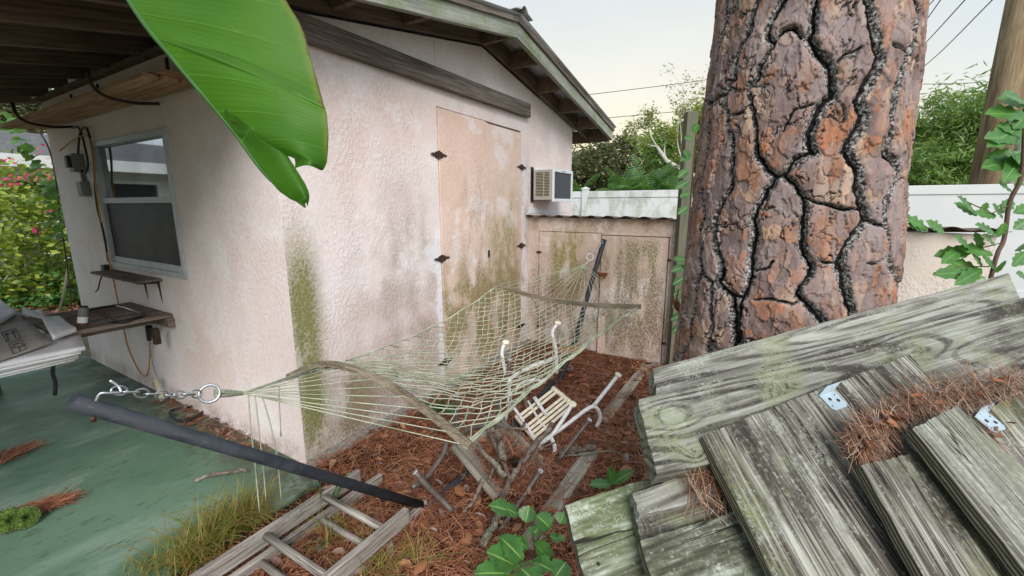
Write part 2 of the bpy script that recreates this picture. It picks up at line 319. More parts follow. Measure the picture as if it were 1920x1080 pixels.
M['ply_pale'] = wood('pale_weathered_board', [(.05, (.035, .031, .027)), (.30, (.11, .103, .087)), (.55, (.225, .222, .185)), (.93, (.38, .395, .335))], 1.6, 60, lichen=SAGE, plies=True, bump=1.0, moss=(.2, .22, .12), grime=.35)
M['lumber'] = wood('weathered_lumber', [(.05, (.028, .024, .021)), (.36, (.085, .079, .068)), (.60, (.185, .18, .155)), (.92, (.33, .335, .295))], 1.6, 46, lichen=SAGE, rings=85, bump=.9, moss=(.22, .24, .13), grime=.35)
M['ply_green'] = wood('mossy_plywood', [(.05, (.026, .026, .018)), (.32, (.075, .08, .05)), (.55, (.16, .17, .115)), (.75, (.28, .305, .245)), (.95, (.40, .43, .375))], 5, 30, lichen=(.46, .51, .43), plies=True, bump=.7, moss=(.10, .13, .045), grime=.6)
M['fascia'] = wood('fascia_board', [(.05, (.13, .135, .11)), (.5, (.24, .255, .215)), (.95, (.35, .365, .32))], 1.5, 34, moss=(.13, .19, .045), bump=.5)
M['beamwood'] = wood('grey_brown_timber', [(.1, (.055, .042, .036)), (.5, (.13, .105, .092)), (.9, (.22, .19, .165))], 2, 40, bump=.8)
M['darkwood'] = wood('dark_rafter_wood', [(.1, (.07, .048, .035)), (.5, (.14, .10, .076)), (.9, (.22, .165, .13))], 2, 30, bump=.5)
M['shelfwood'] = wood('brown_shelf_board', [(.1, (.20, .105, .06)), (.5, (.38, .22, .135)), (.9, (.52, .34, .22))], 2, 40, bump=.4)
M['tablewood'] = wood('weathered_table_wood', [(.1, (.05, .036, .028)), (.5, (.14, .108, .088)), (.9, (.25, .205, .17))], 2, 60, bump=.7)
M['ladder'] = wood('silvered_ladder_wood', [(.05, (.06, .05, .042)), (.3, (.17, .15, .13)), (.55, (.30, .275, .245)), (.9, (.46, .43, .39))], 2.2, 80, bump=1.0, grime=.5, dist=.002)
M['edging'] = wood('grey_edging_timber', [(.1, (.12, .11, .09)), (.5, (.30, .275, .23)), (.9, (.44, .41, .35))], 2, 50, bump=.7, moss=(.24, .24, .13), grime=.4)
M['bar'] = wood('hammock_bar_wood', [(.1, (.06, .045, .03)), (.5, (.19, .155, .105)), (.9, (.36, .31, .23))], 3, 130, bump=.9, grime=.4)
M['post'] = wood('green_grey_post', [(.1, (.085, .082, .058)), (.5, (.125, .125, .09)), (.9, (.17, .17, .125))], 1.5, 40, bump=.3)
M['pole'] = wood('brown_pole_wood', [(.1, (.12, .085, .05)), (.5, (.24, .17, .10)), (.9, (.36, .27, .17))], 1, 12, bump=.5, dist=.006, grime=.3)
M['stick'] = wood('lichened_branch', [(.1, (.05, .035, .028)), (.5, (.14, .10, .08)), (.9, (.28, .25, .22))], 30, 60, bump=1.0, moss=(.36, .40, .29), dist=.006)
def polemat():
    m = Mt('slate_blue_painted_steel'); n1 = m.noise(m.co((1, 1, 1)), 9, 5, .7); c = m.mix(m.rg(n1, .4, .65), (.018, .023, .031), (.036, .042, .052))
    c = m.mix(m.m_('MULTIPLY', m.rg(m.noise(m.co((4, 60, 60)), 3, 4, .7), .62, .70), .8), c, (.10, .105, .11)); c = m.mix(m.m_('MULTIPLY', m.rg(m.noise(m.co(), 45, 4, .7), .64, .70), .8), c, (.09, .045, .025))
    return m.out(c, m.rg(n1, .3, .7, .5, .8), m.bump(n1, .15, .003), spec=.35)
M['tube_blue'] = polemat()
M['tube_white'] = simple('chalky_white_paint', (.66, .66, .67), .45, 0, .12, 40)
M['tube_brown'] = simple('bronze_painted_tube', (.115, .095, .085), .45, .2, .2, 30)
M['cream'] = simple('cream_vinyl', (.68, .62, .48), .5, 0, .14, 30)
M['steel'] = simple('galvanised_steel', (.50, .53, .56), .38, .85, .15, 60)
M['plate'] = simple('zinc_bracket', (.42, .52, .58), .45, .4, .12, 50)
M['alu'] = simple('window_aluminium', (.42, .44, .46), .5, .3, .1, 20)
M['black'] = simple('black_rubber', (.012, .012, .013), .5, 0, .2, 30)
M['iron'] = simple('rusty_black_iron', (.045, .026, .018), .7, .2, .5, 60, .2)
M['rust'] = simple('orange_rust', (.16, .05, .022), .85, .1, .4, 60, .2)
M['orange'] = simple('orange_cord', (.48, .21, .035), .5, 0, .1, 20)
M['greycord'] = simple('grey_cord', (.25, .25, .25), .5, 0, .1, 20)
M['beige'] = simple('beige_plastic', (.42, .38, .27), .5, 0, .1, 20)
M['boxgrey'] = simple('grey_electrical_box', (.17, .175, .17), .5, .2, .1, 20)
M['white'] = simple('white_painted_metal', (.66, .69, .72), .45, 0, .05, 12)
M['acbody'] = simple('grey_beige_metal', (.36, .34, .31), .5, 0, .06, 12)
M['coil'] = simple('condenser_coil', (.10, .115, .125), .6, .4, .2, 60)
M['roofmetal'] = simple('light_roof_metal', (.50, .52, .54), .5, .3, .15, 8)
M['corr'] = simple('rusted_corrugated_iron', (.13, .095, .08), .75, .2, .4, 12)
M['card'] = simple('damp_grey_cardboard', (.40, .37, .335), .85, 0, .12, 14, .1)
M['foam'] = simple('white_foam_sheet', (.70, .70, .72), .7, 0, .06, 8, .05)
M['ink'] = simple('printed_ink', (.10, .09, .085), .8, 0, .1, 30)
M['concrete'] = simple('rough_concrete', (.22, .205, .18), .9, 0, .35, 40, .6)
M['soil'] = simple('soil', (.09, .055, .035), .95, 0, .3, 12, .4)
M['brickred'] = simple('clay_brick_path', (.24, .13, .10), .9, 0, .25, 14, .2)

def fence_mat():
    m = Mt('white_vinyl_with_mildew'); v = m.co(); x, y, z = m.xyz()
    c = m.mix(m.rg(m.noise(v, 1.2, 2), .3, .7), (.54, .56, .57), (.60, .61, .61))
    k = m.m_('MULTIPLY', streak(m, v, 3.0, .44, .60, grit=.7), m.band(y, -.9, 3, .3))
    c = m.mix(m.m_('MULTIPLY', k, .75), c, (.30, .31, .24))
    return m.out(c, .4, None)
M['vinyl'] = fence_mat()
def slab_mat():
    m = Mt('worn_green_painted_concrete'); v = m.co(); st = m.co((1.0, 3.2, 1), warp=.25, wscale=2)
    c = m.mix(m.rg(m.noise(v, 1.1, 4), .35, .65), (.070, .145, .092), (.115, .20, .138))
    c = m.mix(m.m_('MULTIPLY', m.rg(m.noise(m.co((1.5, 3, 1), warp=.3), .9, 4), .50, .66), .7), c, (.22, .31, .25))
    c = m.mix(m.m_('MULTIPLY', m.rg(m.noise(st, 5.5, 7, .78), .56, .66), .65), c, (.045, .055, .035)); c = m.mix(m.m_('MULTIPLY', m.rg(m.noise(v, 120, 3, .7), .62, .70), .5), c, (.30, .34, .28)); c = m.mix(m.m_('MULTIPLY', m.rg(m.noise(m.co((3, 14, 1), warp=.12, wscale=5), 3, 5, .75), .60, .66), .7), c, (.04, .038, .025))
    c = m.mix(m.m_('MULTIPLY', m.rg(m.noise(v, 34, 5, .7), .60, .70), .55), c, (.05, .045, .03))
    x, y, z = m.xyz()
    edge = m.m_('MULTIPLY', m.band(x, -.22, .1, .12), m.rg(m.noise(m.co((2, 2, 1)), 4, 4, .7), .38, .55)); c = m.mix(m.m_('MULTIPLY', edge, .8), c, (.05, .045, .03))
    return m.out(c, m.rg(m.noise(v, 3, 4), .3, .7, .32, .62), m.bump(m.noise(v, 26, 5, .65), .25, .006), spec=.45)
M['slab'] = slab_mat()
def mulch_mat():
    m = Mt('pine_needle_bed'); v = m.co((60, 9, 9), warp=.3, wscale=3); v2 = m.co((9, 70, 9), warp=.3, wscale=4)
    f = m.m_('MAXIMUM', m.noise(v, 1, 4, .7), m.noise(v2, 1, 4, .7))
    c = m.ramp(f, [(.45, (.012, .007, .005)), (.58, (.065, .028, .016)), (.72, (.15, .062, .033)), (.85, (.24, .12, .07))])
    return m.out(c, .95, m.bump(f, 1.0, .02), spec=.15)
M['mulch'] = mulch_mat()
def needle_mat():
    m = Mt('dead_pine_needle'); c = m.ramp(m.island(), [(0, (.075, .028, .017)), (.35, (.22, .078, .040)), (.7, (.37, .145, .078)), (1, (.52, .28, .165))])
    return m.out(c, .6, spec=.3)
M['needle'] = needle_mat()
def needle_pale():
    m = Mt('bleached_pine_needle'); c = m.ramp(m.island(), [(0, (.05, .025, .016)), (.35, (.16, .075, .042)), (.75, (.29, .155, .09)), (1, (.36, .29, .22))])
    return m.out(c, .6, spec=.3)
M['needle2'] = needle_pale()
def dleaf_mat():
    m = Mt('dead_leaf'); c = m.ramp(m.island(), [(0, (.07, .03, .02)), (.3, (.20, .075, .035)), (.55, (.33, .13, .055)), (.75, (.40, .21, .11)), (.9, (.20, .15, .14)), (1, (.30, .25, .22))])
    return m.out(c, .55, spec=.4, trans=.15)
M['dleaf'] = dleaf_mat()
def leafmat(name, a, b, c_, rough=.45, trans=.35, tc_=(.22, .42, .05), spec=.5):
    m = Mt(name); c = m.ramp(m.island(), [(0, a), (.5, b), (1, c_)])
    c = m.mix(m.rg(m.noise(m.co(), 14, 3), .3, .7, 0, .35), c, a)
    return m.out(c, rough, None, spec=spec, trans=trans, tcol=tc_)
M['lf_shrub'] = leafmat('shrub_leaf', (.045, .12, .035), (.075, .19, .05), (.12, .26, .07))
M['lf_bush'] = leafmat('bush_leaf', (.06, .12, .035), (.14, .25, .06), (.30, .42, .12), tc_=(.35, .52, .08))
M['lf_oak'] = leafmat('oak_leaf', (.06, .08, .045), (.10, .125, .065), (.17, .18, .085), tc_=(.25, .24, .06))
M['lf_yel'] = leafmat('yellow_green_leaf', (.12, .18, .045), (.20, .27, .06), (.34, .38, .08), tc_=(.45, .5, .08))
M['lf_boug'] = leafmat('bougainvillea_leaf', (.08, .15, .03), (.20, .30, .05), (.45, .48, .08), tc_=(.4, .5, .05))
M['lf_dark'] = leafmat('dark_bush_leaf', (.015, .03, .012), (.03, .05, .02), (.05, .08, .03))
M['lf_palm'] = leafmat('palm_frond', (.04, .10, .03), (.07, .17, .05), (.14, .26, .06))
M['grass'] = leafmat('grass_blade', (.12, .20, .03), (.30, .26, .07), (.36, .17, .07), tc_=(.4, .45, .1))
M['bract'] = leafmat('pink_bract', (.55, .02, .10), (.75, .05, .22), (.80, .10, .12), trans=.3, tc_=(.8, .1, .2))
M['bark'] = simple('grey_bark', (.16, .14, .12), .9, 0, .3, 20, .5)
M['palebark'] = simple('pale_bare_branch', (.42, .39, .35), .9, 0, .15, 20, .2)
M['moss'] = simple('green_moss', (.10, .17, .03), .95, 0, .45, 60, .9)
M['lawn'] = simple('rough_lawn', (.13, .13, .07), .95, 0, .35, 3, .3)
M['stem'] = simple('brown_stem', (.10, .06, .04), .8, 0, .2, 40)
M['housewhite'] = simple('white_house_wall', (.55, .56, .56), .7, 0, .06, 1)
M['shingle'] = simple('grey_shingle', (.10, .10, .105), .9, 0, .25, 6, .3)
M['dark'] = simple('dark_interior', (.02, .022, .024), .8, 0, .3, 2)
def glass():
    m = Mt('window_glass'); f = m.noise(m.co(), 3, 3)
    g = m.n('ShaderNodeBsdfGlossy', {'Color': (.75, .78, .8, 1), 'Roughness': .03}); d = m.n('ShaderNodeBsdfDiffuse', {'Color': (.035, .04, .042, 1)})
    t = m.n('ShaderNodeMixShader', {0: m.rg(f, .3, .7, .52, .66), 1: d.outputs[0], 2: g.outputs[0]}); m.t.links.new(t.outputs[0], m.o.inputs[0]); return m.m
M['glass'] = glass()
def screen():
    m = Mt('insect_screen'); c = m.mix(m.rg(m.noise(m.co(), 6, 3), .4, .6), (.014, .015, .017), (.028, .03, .032)); return m.out(c, .5, spec=.25)
M['screen'] = screen()
def rope_mat():
    m = Mt('algae_tinted_rope'); c = m.ramp(m.noise(m.co(), 9, 4), [(.3, (.22, .25, .17)), (.5, (.40, .43, .32)), (.7, (.54, .55, .43))])
    w = m.n('ShaderNodeTexWave', {'Vector': m.co((1, 1, 1)), 'Scale': 60.0}, wave_type='BANDS', bands_direction='DIAGONAL').outputs['Fac']
    return m.out(c, .8, m.bump(w, .5, .002), spec=.2)
M['rope'] = rope_mat()
def sling_mat():
    m = Mt('woven_sling_mesh'); a = m.n('ShaderNodeTexChecker', {'Vector': m.co((1, 1, 1)), 'Scale': 260.0}).outputs['Fac']
    return m.out(m.mix(a, (.13, .115, .095), (.36, .33, .27)), .8, None, spec=.2)
M['sling'] = sling_mat()
def bark_mat():
    m = Mt('pine_bark'); h = m.attr('plate'); c1 = m.attr('tone'); k = m.attr('crack'); st = m.co((26, 26, 3.0)); g = m.noise(st, 1.2, 5, .65)
    c = m.ramp(c1, [(.0, (.16, .115, .11)), (.24, (.25, .19, .18)), (.38, (.29, .20, .165)), (.50, (.38, .205, .13)), (.58, (.40, .165, .085)), (.66, (.30, .235, .22)), (.84, (.46, .31, .205)), (1, (.38, .32, .305))])
    c = m.mix(m.rg(g, .35, .65, 0, .75), c, m.mix(.6, c, (.10, .05, .035))); ed_ = m.attr('rim'); c = m.mix(m.m_('MULTIPLY', ed_, .55), c, (.07, .045, .038)); pit = m.rg(m.vor(m.co((1, 1, .6)), 45), .10, .16, 1, 0); c = m.mix(m.m_('MULTIPLY', pit, .6), c, (.04, .025, .02))  # flake rims darkened: thin crack lines plus contact shade painted into the colour
    c = m.mix(m.m_('MULTIPLY', m.rg(m.noise(m.co(), 5, 4, .6), .46, .62), .60), c, (.27, .225, .225)); c = m.mix(m.m_('MULTIPLY', m.rg(m.noise(m.co((1, 1, .5)), 26, 5, .7), .52, .66), .45), c, (.10, .07, .06))
    sp_ = m.noise(m.co(), 120, 3, .7); ck = m.ramp(sp_, [(.38, (.012, .011, .011)), (.48, (.07, .065, .06)), (.56, (.28, .27, .26)), (.70, (.50, .50, .48))])
    deep = m.rg(k, .66, .90); ck = m.mix(deep, ck, (.006, .005, .005))
    c = m.mix(m.rg(k, .10, .26), c, ck)
    return m.out(c, .85, m.bump(m.m_('ADD', g, m.m_('MULTIPLY', sp_, .5)), .5, .004), spec=.25)
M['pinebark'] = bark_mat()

# ------------------------------------------------ ground
MB().add([(-250, -250, -.05), (250, -250, -.05), (250, 250, -.05), (-250, 250, -.05)], [(0, 1, 2, 3)]).build('ground', M['lawn'], kind='structure', label='rough lawn and bare ground around the shed')
def vnoise(x, y, seed=0):
    xi, yi = np.floor(x).astype(np.int64), np.floor(y).astype(np.int64); fx, fy = x-xi, y-yi
    def h(a, b):
        n = (a*374761393+b*668265263+seed*982451653) & 0xffffffff; n = ((n ^ (n >> 13))*1274126177) & 0xffffffff; return ((n ^ (n >> 16)) & 0xffff)/65535.
    sx, sy = fx*fx*(3-2*fx), fy*fy*(3-2*fy)
    return (h(xi, yi)*(1-sx)+h(xi+1, yi)*sx)*(1-sy)+(h(xi, yi+1)*(1-sx)+h(xi+1, yi+1)*sx)*sy
def fbm(x, y, seed=0, o=4):
    return sum(vnoise(x*2**i, y*2**i, seed+i)*.5**(i+1) for i in range(o))
def mulch_h(u, v): return .012+.05*(fbm(u*2.3+7, v*2.3+3, 5)-.45)
def grid(nu, nv, f):
    a, b = np.meshgrid(np.linspace(0, 1, nu), np.linspace(0, 1, nv)); V = f(a.ravel(), b.ravel())
    i = np.arange((nu-1)*(nv-1)); r, c = i//(nu-1), i % (nu-1); k = r*nu+c
    return V, np.stack([k, k+1, k+nu+1, k+nu], 1)
V_, Q_ = grid(150, 130, lambda a, b: np.stack([-2.6+a*5.22, -3.6+b*3.5, np.maximum(mulch_h(-2.6+a*5.22, -3.6+b*3.5), -.03)-np.where(b > .965, 0, 0)], 1))
SM = np.array(SHED); W_ = V_ @ SM[:3, :3].T+SM[:3, 3]
keep = ~((V_[Q_[:, 0], 0] < -.02) & (V_[Q_[:, 0], 1] > -.24))
npobj('mulch_bed', W_, Q_[keep], M['mulch'], frame=SHED, smooth=True, kind='structure', label='bed of brown pine needles and dead leaves below the shed wall')
MB().prism([(-6.5, -.27), (-.8, -.27), (-.05, -.18), (.05, 0), (.0, 3.5), (0, 4.3), (-6.5, 4.3)], -.12, 0, lambda p, q, a: S(p, q, a)).build('patio_slab', M['slab'], frame=SHED, kind='structure', label='green painted concrete patio')
MB().box(-8, 2.5, 5.6, 6.6, -.045, -.02, SHED).build('path', M['brickred'], frame=SHED, kind='structure')

# ------------------------------------------------ shed
shed = thing('shed', 'pink stucco shed with low gable roof, double doors and patio roof on the left', 'shed', SHED)
UL, VL, RID = 3.69, 3.35, 1.80
def roofz(u): return 2.36+.19*(RID-abs(u-RID))         # underside of roof sheet on the wall line
g = MB(); fx = lambda a, b: (lambda p, q, r: S(p, r, q))
g.prism([(0, 0), (1.222, 0), (1.222, 2.147), (1.222, roofz(1.222)), (0, roofz(0))], 0, .14, lambda p, q, r: S(p, r, q))
g.prism([(1.222, 2.147), (2.452, 2.147), (2.452, roofz(2.452)), (RID, roofz(RID)), (1.222, roofz(1.222))], 0, .14, lambda p, q, r: S(p, r, q))
g.prism([(2.452, 0), (UL, 0), (UL, roofz(UL)), (2.452, roofz(2.452)), (2.452, 2.147)], 0, .14, lambda p, q, r: S(p, r, q))
g.build('gable_wall', M['wall_gable'], shed, SHED)
w0, w1, z0, z1 = 1.11, 2.36, .975, 1.915
g = MB()
for a, b, c, d in ((.0005, w0, .0, 2.345), (w1, VL, .0, 2.345), (w0, w1, 0, z0), (w0, w1, z1, 2.345)):
    g.box(-.002 if a < .01 else -.002, .14, max(a, .0), b, c, d, SHED)
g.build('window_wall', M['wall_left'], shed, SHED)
g = MB(); g.box(.14, UL, VL-.14, VL, 0, 2.345, SHED); g.box(UL-.14, UL, .141, VL-.141, 0, 2.345, SHED); g.build('back_wall', M['wall_left'], shed, SHED)
MB().box(1.2, 2.5, .14, .16, 0, 2.2, SHED).build('door_backing', M['dark'], shed, SHED)
# doors
def hinge(parent, c_u, c_z, mirror=1, plane='v', off=0, s=1.0):
    pts = [(-.085, 0), (-.06, .012), (-.045, .010), (-.03, .024), (-.012, .028), (0, .036), (.012, .028), (.03, .024), (.045, .010), (.06, .012), (.085, 0), (.06, -.012), (.045, -.010), (.03, -.024), (.012, -.028), (0, -.036), (-.012, -.028), (-.03, -.024), (-.045, -.010), (-.06, -.012)]
    f = (lambda p, q, r: S(c_u+p*s, off-r, c_z+q*s*.78)) if plane == 'v' else (lambda p, q, r: S(off-r, c_u+p*s, c_z+q*s))
    m_ = MB().prism(pts, 0, .004, f); a, b = (f(0, -.034, .006), f(0, .034, .006)); m_.tube([a, b], .006*s, 8)
    m_.build('hinge', M['iron'], parent, frame=Matrix.Translation(f(0, 0, 0)), bevel=.001)
for a, b, zz, hu in ((1.230, 1.833, 2.140, 1.226), (1.843, 2.446, 2.128, 2.448)):
    d = MB().box(a, b, -.008, .03, .045, zz, SHED).build('door', M['door'], shed, SHED, bevel=.003)
    for hz in (1.812, 1.052, .22): hinge(d, hu, hz, off=-.008, s=1.12)
    if a > 1.5:
        MB().box(a-.012, a+.018, -.014, -.008, .045, 2.13, SHED).build('edge_strip', M['door'], d, SHED, bevel=.002)
        MB().box(a-.004, a+.016, -.026, -.014, 1.0, 1.06, SHED).build('handle', M['iron'], d, SHED, bevel=.002)
MB().prism([(.0, -.0005), (UL, -.0005), (UL, -.10), (1.0, -.085), (.4, -.10), (.0, -.07)], -.02, .03, lambda p, q, a: S(p, q, a)).build('footing', M['concrete'], shed, SHED, bevel=.006)
MB().box(1.224, 2.45, -.004, .14, .0, .043, SHED).build('threshold', M['wall_gable'], shed, SHED)
# sliding rail beam
beam('rail_beam', S(-.02, -.026, 2.318), S(2.555, -.026, 2.343), .048, .125, (0, 0, 1), M['beamwood'], shed, bevel=.006)
# roof sheets
def rz(u, d=0): return roofz(u)+d
RW = -5.2
def slope(name, ua, ub, va, vb, d0, d1, mat, parent=shed, n=1, fr=True):
    g = MB(); g.prism([(ua, rz(ua, d0)), (ub, rz(ub, d0)), (ub, rz(ub, d1)), (ua, rz(ua, d1))], va, vb, lambda p, q, r: S(p, r, q))
    mid = S((ua+ub)/2, (va+vb)/2, rz((ua+ub)/2, d0)); ax = (S(ub, 0, rz(ub))-S(ua, 0, rz(ua)))
    return g.build(name, mat, parent, frame_of(mid, ax, (0, 0, 1)), bevel=.002)
# corrugated roof, ribs along the slope
for ua, ub in ((RW, RID), (RID, 4.21)):
    nv = int((VL+.75)/.038); vs = np.linspace(-.37, VL+.35, nv); bump_ = .010*np.cos(np.arange(nv)*math.pi)
    V1 = []
    for k, d in ((0, 0), (1, .004)):
        for u in (ua, ub):
            V1 += [tuple(S(u, vv, rz(u, .155+bb+d))) for vv, bb in zip(vs, bump_)]
    Qr = []
    for i in range(nv-1):
        Qr += [(i, i+1, nv+i+1, nv+i), (2*nv+i, 3*nv+i, 3*nv+i+1, 2*nv+i+1), (i, 2*nv+i, 2*nv+i+1, i+1), (nv+i, nv+i+1, 3*nv+i+1, 3*nv+i)]
    npobj('roof_sheet', V1, Qr, M['roofmetal'], shed, SHED, smooth=False)
g = MB(); pts = [(-.13, -.006), (-.05, .012), (-.025, .04), (0, .05), (.025, .04), (.05, .012), (.13, -.006)]
g.prism([(RID+p, rz(RID, .165)+q) for p, q in pts]+[(RID+p, rz(RID, .160)+q) for p, q in reversed(pts)], -.40, VL+.4, lambda p, q, r: S(p, r, q)); g.build('ridge_cap', M['roofmetal'], shed, SHED)
slope('fascia', -.9, RID-.001, -.335, -.297, .005, .150, M['fascia']); slope('fascia', RID+.001, 4.19, -.335, -.297, .005, .150, M['fascia'])
slope('drip_strip', -.9, RID, -.352, -.3355, .110, .149, M['beamwood']); slope('drip_strip', RID, 4.195, -.352, -.3355, .110, .149, M['beamwood'])
slope('rake_rafter', -.02, RID-.002, -.042, -.003, .015, .140, M['darkwood']); slope('rake_rafter', RID+.002, 4.15, -.042, -.003, .015, .140, M['darkwood'])
for u in (.37, .90, RID-.05, 2.20, 2.70, 3.22, 3.72, 4.12):
    MB().box(u-.019, u+.019, -.297, -.042, rz(u, .03 if u < 1.6 else .0), rz(u, .137), SHED).build('outlooker', M['darkwood'], shed, SHED, bevel=.002)
MB().box(4.15, 4.19, -.29, VL+.3, rz(4.17, -.01), rz(4.17, .14), SHED).build('eave_board', M['darkwood'], shed, SHED)
for v in (.6, 1.3, 2.0, 2.7, 3.3):
    slope('rafter', UL+.002, 4.149, v, v+.04, .0, .135, M['darkwood'])
# patio roof: rafters run out over the slab
k = 0; v = .22
while v < VL+.25:
    slope('rafter', RW+.05, -.003, v, v+.045, -.02, .128, M['darkwood']); v += .48
slope('rafter', RW+.05, -.02, -.29, -.245, .0, .128, M['darkwood'])
nb = 18
for i in range(nb):
    ua = RW+.05+i*(5.15/nb)
    slope('deck_board', ua, ua+5.15/nb-.006, -.29, VL+.3, .1285, .1425, M['darkwood'])
MB().box(RW+.05, RW+.14, -.3, VL+.3, rz(RW+.1, -.17), rz(RW+.1, -.022), SHED).build('patio_beam', M['darkwood'], shed, SHED)
for v in (0, VL): MB().box(RW+.05, RW+.14, v-.045, v+.045, 0, rz(RW+.1, -.171), SHED).build('patio_post', M['beamwood'], shed, SHED)
MB().box(-.045, -.0025, 0, VL+.1, 2.315, 2.345, SHED).build('wall_plate', M['darkwood'], shed, SHED)
# window
win = MB(); fw = .035
for a, b, c, d in ((w0, w1, z0, z0+fw), (w0, w1, z1-fw, z1), (w0, w0+fw, z0+fw, z1-fw), (w1-fw, w1, z0+fw, z1-fw)): win.box(-.018, .06, a, b, c, d, SHED)
win = win.build('window', M['alu'], shed, SHED, bevel=.002)
MB().box(-.008, .035, w0+fw, w1-fw, 1.465, 1.505, SHED).build('meeting_rail', M['alu'], win, SHED, bevel=.002)
MB().box(.020, .024, w0+fw, w1-fw, 1.505, z1-fw, SHED).build('pane', M['glass'], win, SHED)
MB().box(.008, .010, w0+fw, w1-fw, z0+fw, 1.465, SHED).build('screen', M['screen'], win, SHED)
MB().box(.0, .006, w0+fw, w1-fw, z0+fw+.0, z0+fw+.045, SHED).build('lower_rail', M['alu'], win, SHED)
MB().box(.061, .063, w0+fw, w1-fw, z0+fw, z1-fw, SHED).build('blind', M['dark'], win, SHED)
# thin crack lines in the stucco beside the door
# ------------------------------------------------ low annex with its own doors
annex = thing('low_shed', 'low pink stucco lean-to with two doors and corrugated iron top beside the shed', 'shed', S(2.61, -1.5))
UE, AE = 2.61, -3.37
g = MB()
g.box(UE, UE+.1, -.122, -.001, 0, 1.335, SHED); g.box(UE, UE+.1, -.785, -.122, 1.195, 1.330, SHED)
g.box(UE, UE+.1, -1.398, -.785, 1.180, 1.328, SHED); g.prism([(AE, 0), (-1.398, 0), (-1.398, 1.318), (AE, 1.262)], UE, UE+.1, lambda p, q, r: S(r, p, q))
g.box(UE+.1, UE+1.3, AE, AE+.1, 0, 1.22, SHED)
g.build('front_wall', M['annex'], annex, SHED)
MB().box(UE+.1, UE+.12, -1.45, -.1, 0, 1.25, SHED).build('door_backing', M['dark'], annex, SHED)
d1 = MB().box(UE-.004, UE+.03, -.778, -.128, .03, 1.189, SHED).build('door', M['annex'], annex, SHED, bevel=.003)
d2 = MB().box(UE-.012, UE+.03, -1.391, -.789, .02, 1.172, SHED).build('door', M['annex'], annex, SHED, bevel=.003)
MB().box(UE-.017, UE-.0125, -.86, -.789, .02, .40, SHED).build('door_trim', M['door'], d2, SHED, bevel=.001)
g = MB().box(UE-.03, UE-.0125, -.86, -.76, .80, .822, SHED); g.tube([S(UE-.04, -.85, .79), S(UE-.04, -.82, .76), S(UE-.035, -.80, .80)], .006); g.build('latch', M['rust'], d2, SHED)
for v, zz in ((-.128, .98), (-.128, .2), (-1.394, .98), (-1.394, .22)): hinge(annex, v, zz, plane='u', off=UE-.006, s=.45)
nv = 168; vs = np.linspace(.0, AE-.04, nv); wv = .011*np.sin(np.arange(nv)*math.pi/4)
V1 = []
for d in (0, .003):
    for u, z in ((UE-.07, 1.345), (UE+1.35, 1.27)): V1 += [tuple(S(u, vv, z+b_+d+.0195*min(vv+1, 0))) for vv, b_ in zip(vs, wv)]
Qr = []
for i in range(nv-1): Qr += [(i, i+1, nv+i+1, nv+i), (2*nv+i, 3*nv+i, 3*nv+i+1, 2*nv+i+1), (i, 2*nv+i, 2*nv+i+1, i+1)]
npobj('roof_sheet', V1, Qr, M['corr'], annex, SHED, smooth=True)
MB().box(UE+.005, UE+.045, -1.4, -.002, 1.3355, 1.343, SHED).build('top_batten', M['darkwood'], annex, SHED)

# ------------------------------------------------ window air conditioner in the gable wall
ac = thing('air_conditioner', 'grey and white window air conditioner sticking out of the gable wall', 'air conditioner', S(2.66, -.01, 1.5))
a0, a1, az0, az1, dv = 2.66, 3.14, 1.505, 1.80, -.235
g = MB().box(a0+.03, a1-.01, dv+.02, -.0005, az0, az1, SHED)
g.build('casing', M['acbody'], ac, SHED, bevel=.004)
g = MB()
for vv0, vv1 in ((dv, dv+.03), (-.05, -.03)): g.box(a0, a0+.03, vv0, vv1, az0, az1, SHED)
g.box(a0, a0+.03, dv+.03, -.05, az0, az0+.035, SHED); g.box(a0, a0+.03, dv+.03, -.05, az1-.02, az1, SHED); g.box(a0, a0+.03, -.145, -.138, az0+.035, az1-.02, SHED)
sf = g.build('side_panel', M['acbody'], ac, SHED, bevel=.001)
for i in range(16):
    z = az0+.043+i*.0150
    for q0, q1 in ((dv+.03, -.145), (-.138, -.05)):
        MB().box(a0+.001, a0+.016, q0, q1, z, z+.006, SHED).build('louvre', M['beige'], sf, SHED)
MB().box(a0+.024, a0+.0299, dv+.03, -.05, az0+.035, az1-.02, SHED).build('louvre_backing', M['dark'], sf, SHED)
g = MB()
for q in ((a0, a0+.022, az0-.02, az1+.008), (a1-.03, a1, az0-.02, az1+.008), (a0+.022, a1-.03, az0-.02, az0+.012), (a0+.022, a1-.03, az1-.022, az1+.008)):
    g.box(q[0], q[1], dv-.02, dv-.0005, q[2], q[3], SHED)
rear = g.build('rear_frame', M['white'], ac, SHED, bevel=.003)
MB().box(a0+.022, a1-.03, dv-.008, dv-.001, az0+.012, az1-.022, SHED).build('coil', M['coil'], rear, SHED)
g = MB()
for i in range(26):
    z = az0+.016+i*.0100; g.box(a0+.023, a1-.031, dv-.0105, dv-.0081, z, z+.003, SHED)
g.build('fins', M['coil'], rear, SHED)
g = MB()
for i in range(7): g.box(a0+.20+i*.012, a0+.208+i*.012, dv-.0216, dv-.0201, az1-.012, az1-.004, SHED)
g.build('maker_marks', M['boxgrey'], rear, SHED)
MB().box(a0-.012, a0+.035, -.012, -.0005, az0-.02, az1+.03, SHED).build('gap_seal', M['black'], ac, SHED)
MB().box(a0+.0355, a1-.02, -.012, -.0005, az1+.003, az1+.03, SHED).build('gap_seal', M['white'], ac, SHED)
MB().prism([(UE+.002, 1.37), (UE+.03, 1.43), (UE+.50, 1.385), (UL-.02, 1.37)], -.004, -.0005, lambda p, q, r: S(p, r, q)).build('wall_flashing', M['white'], annex, SHED)

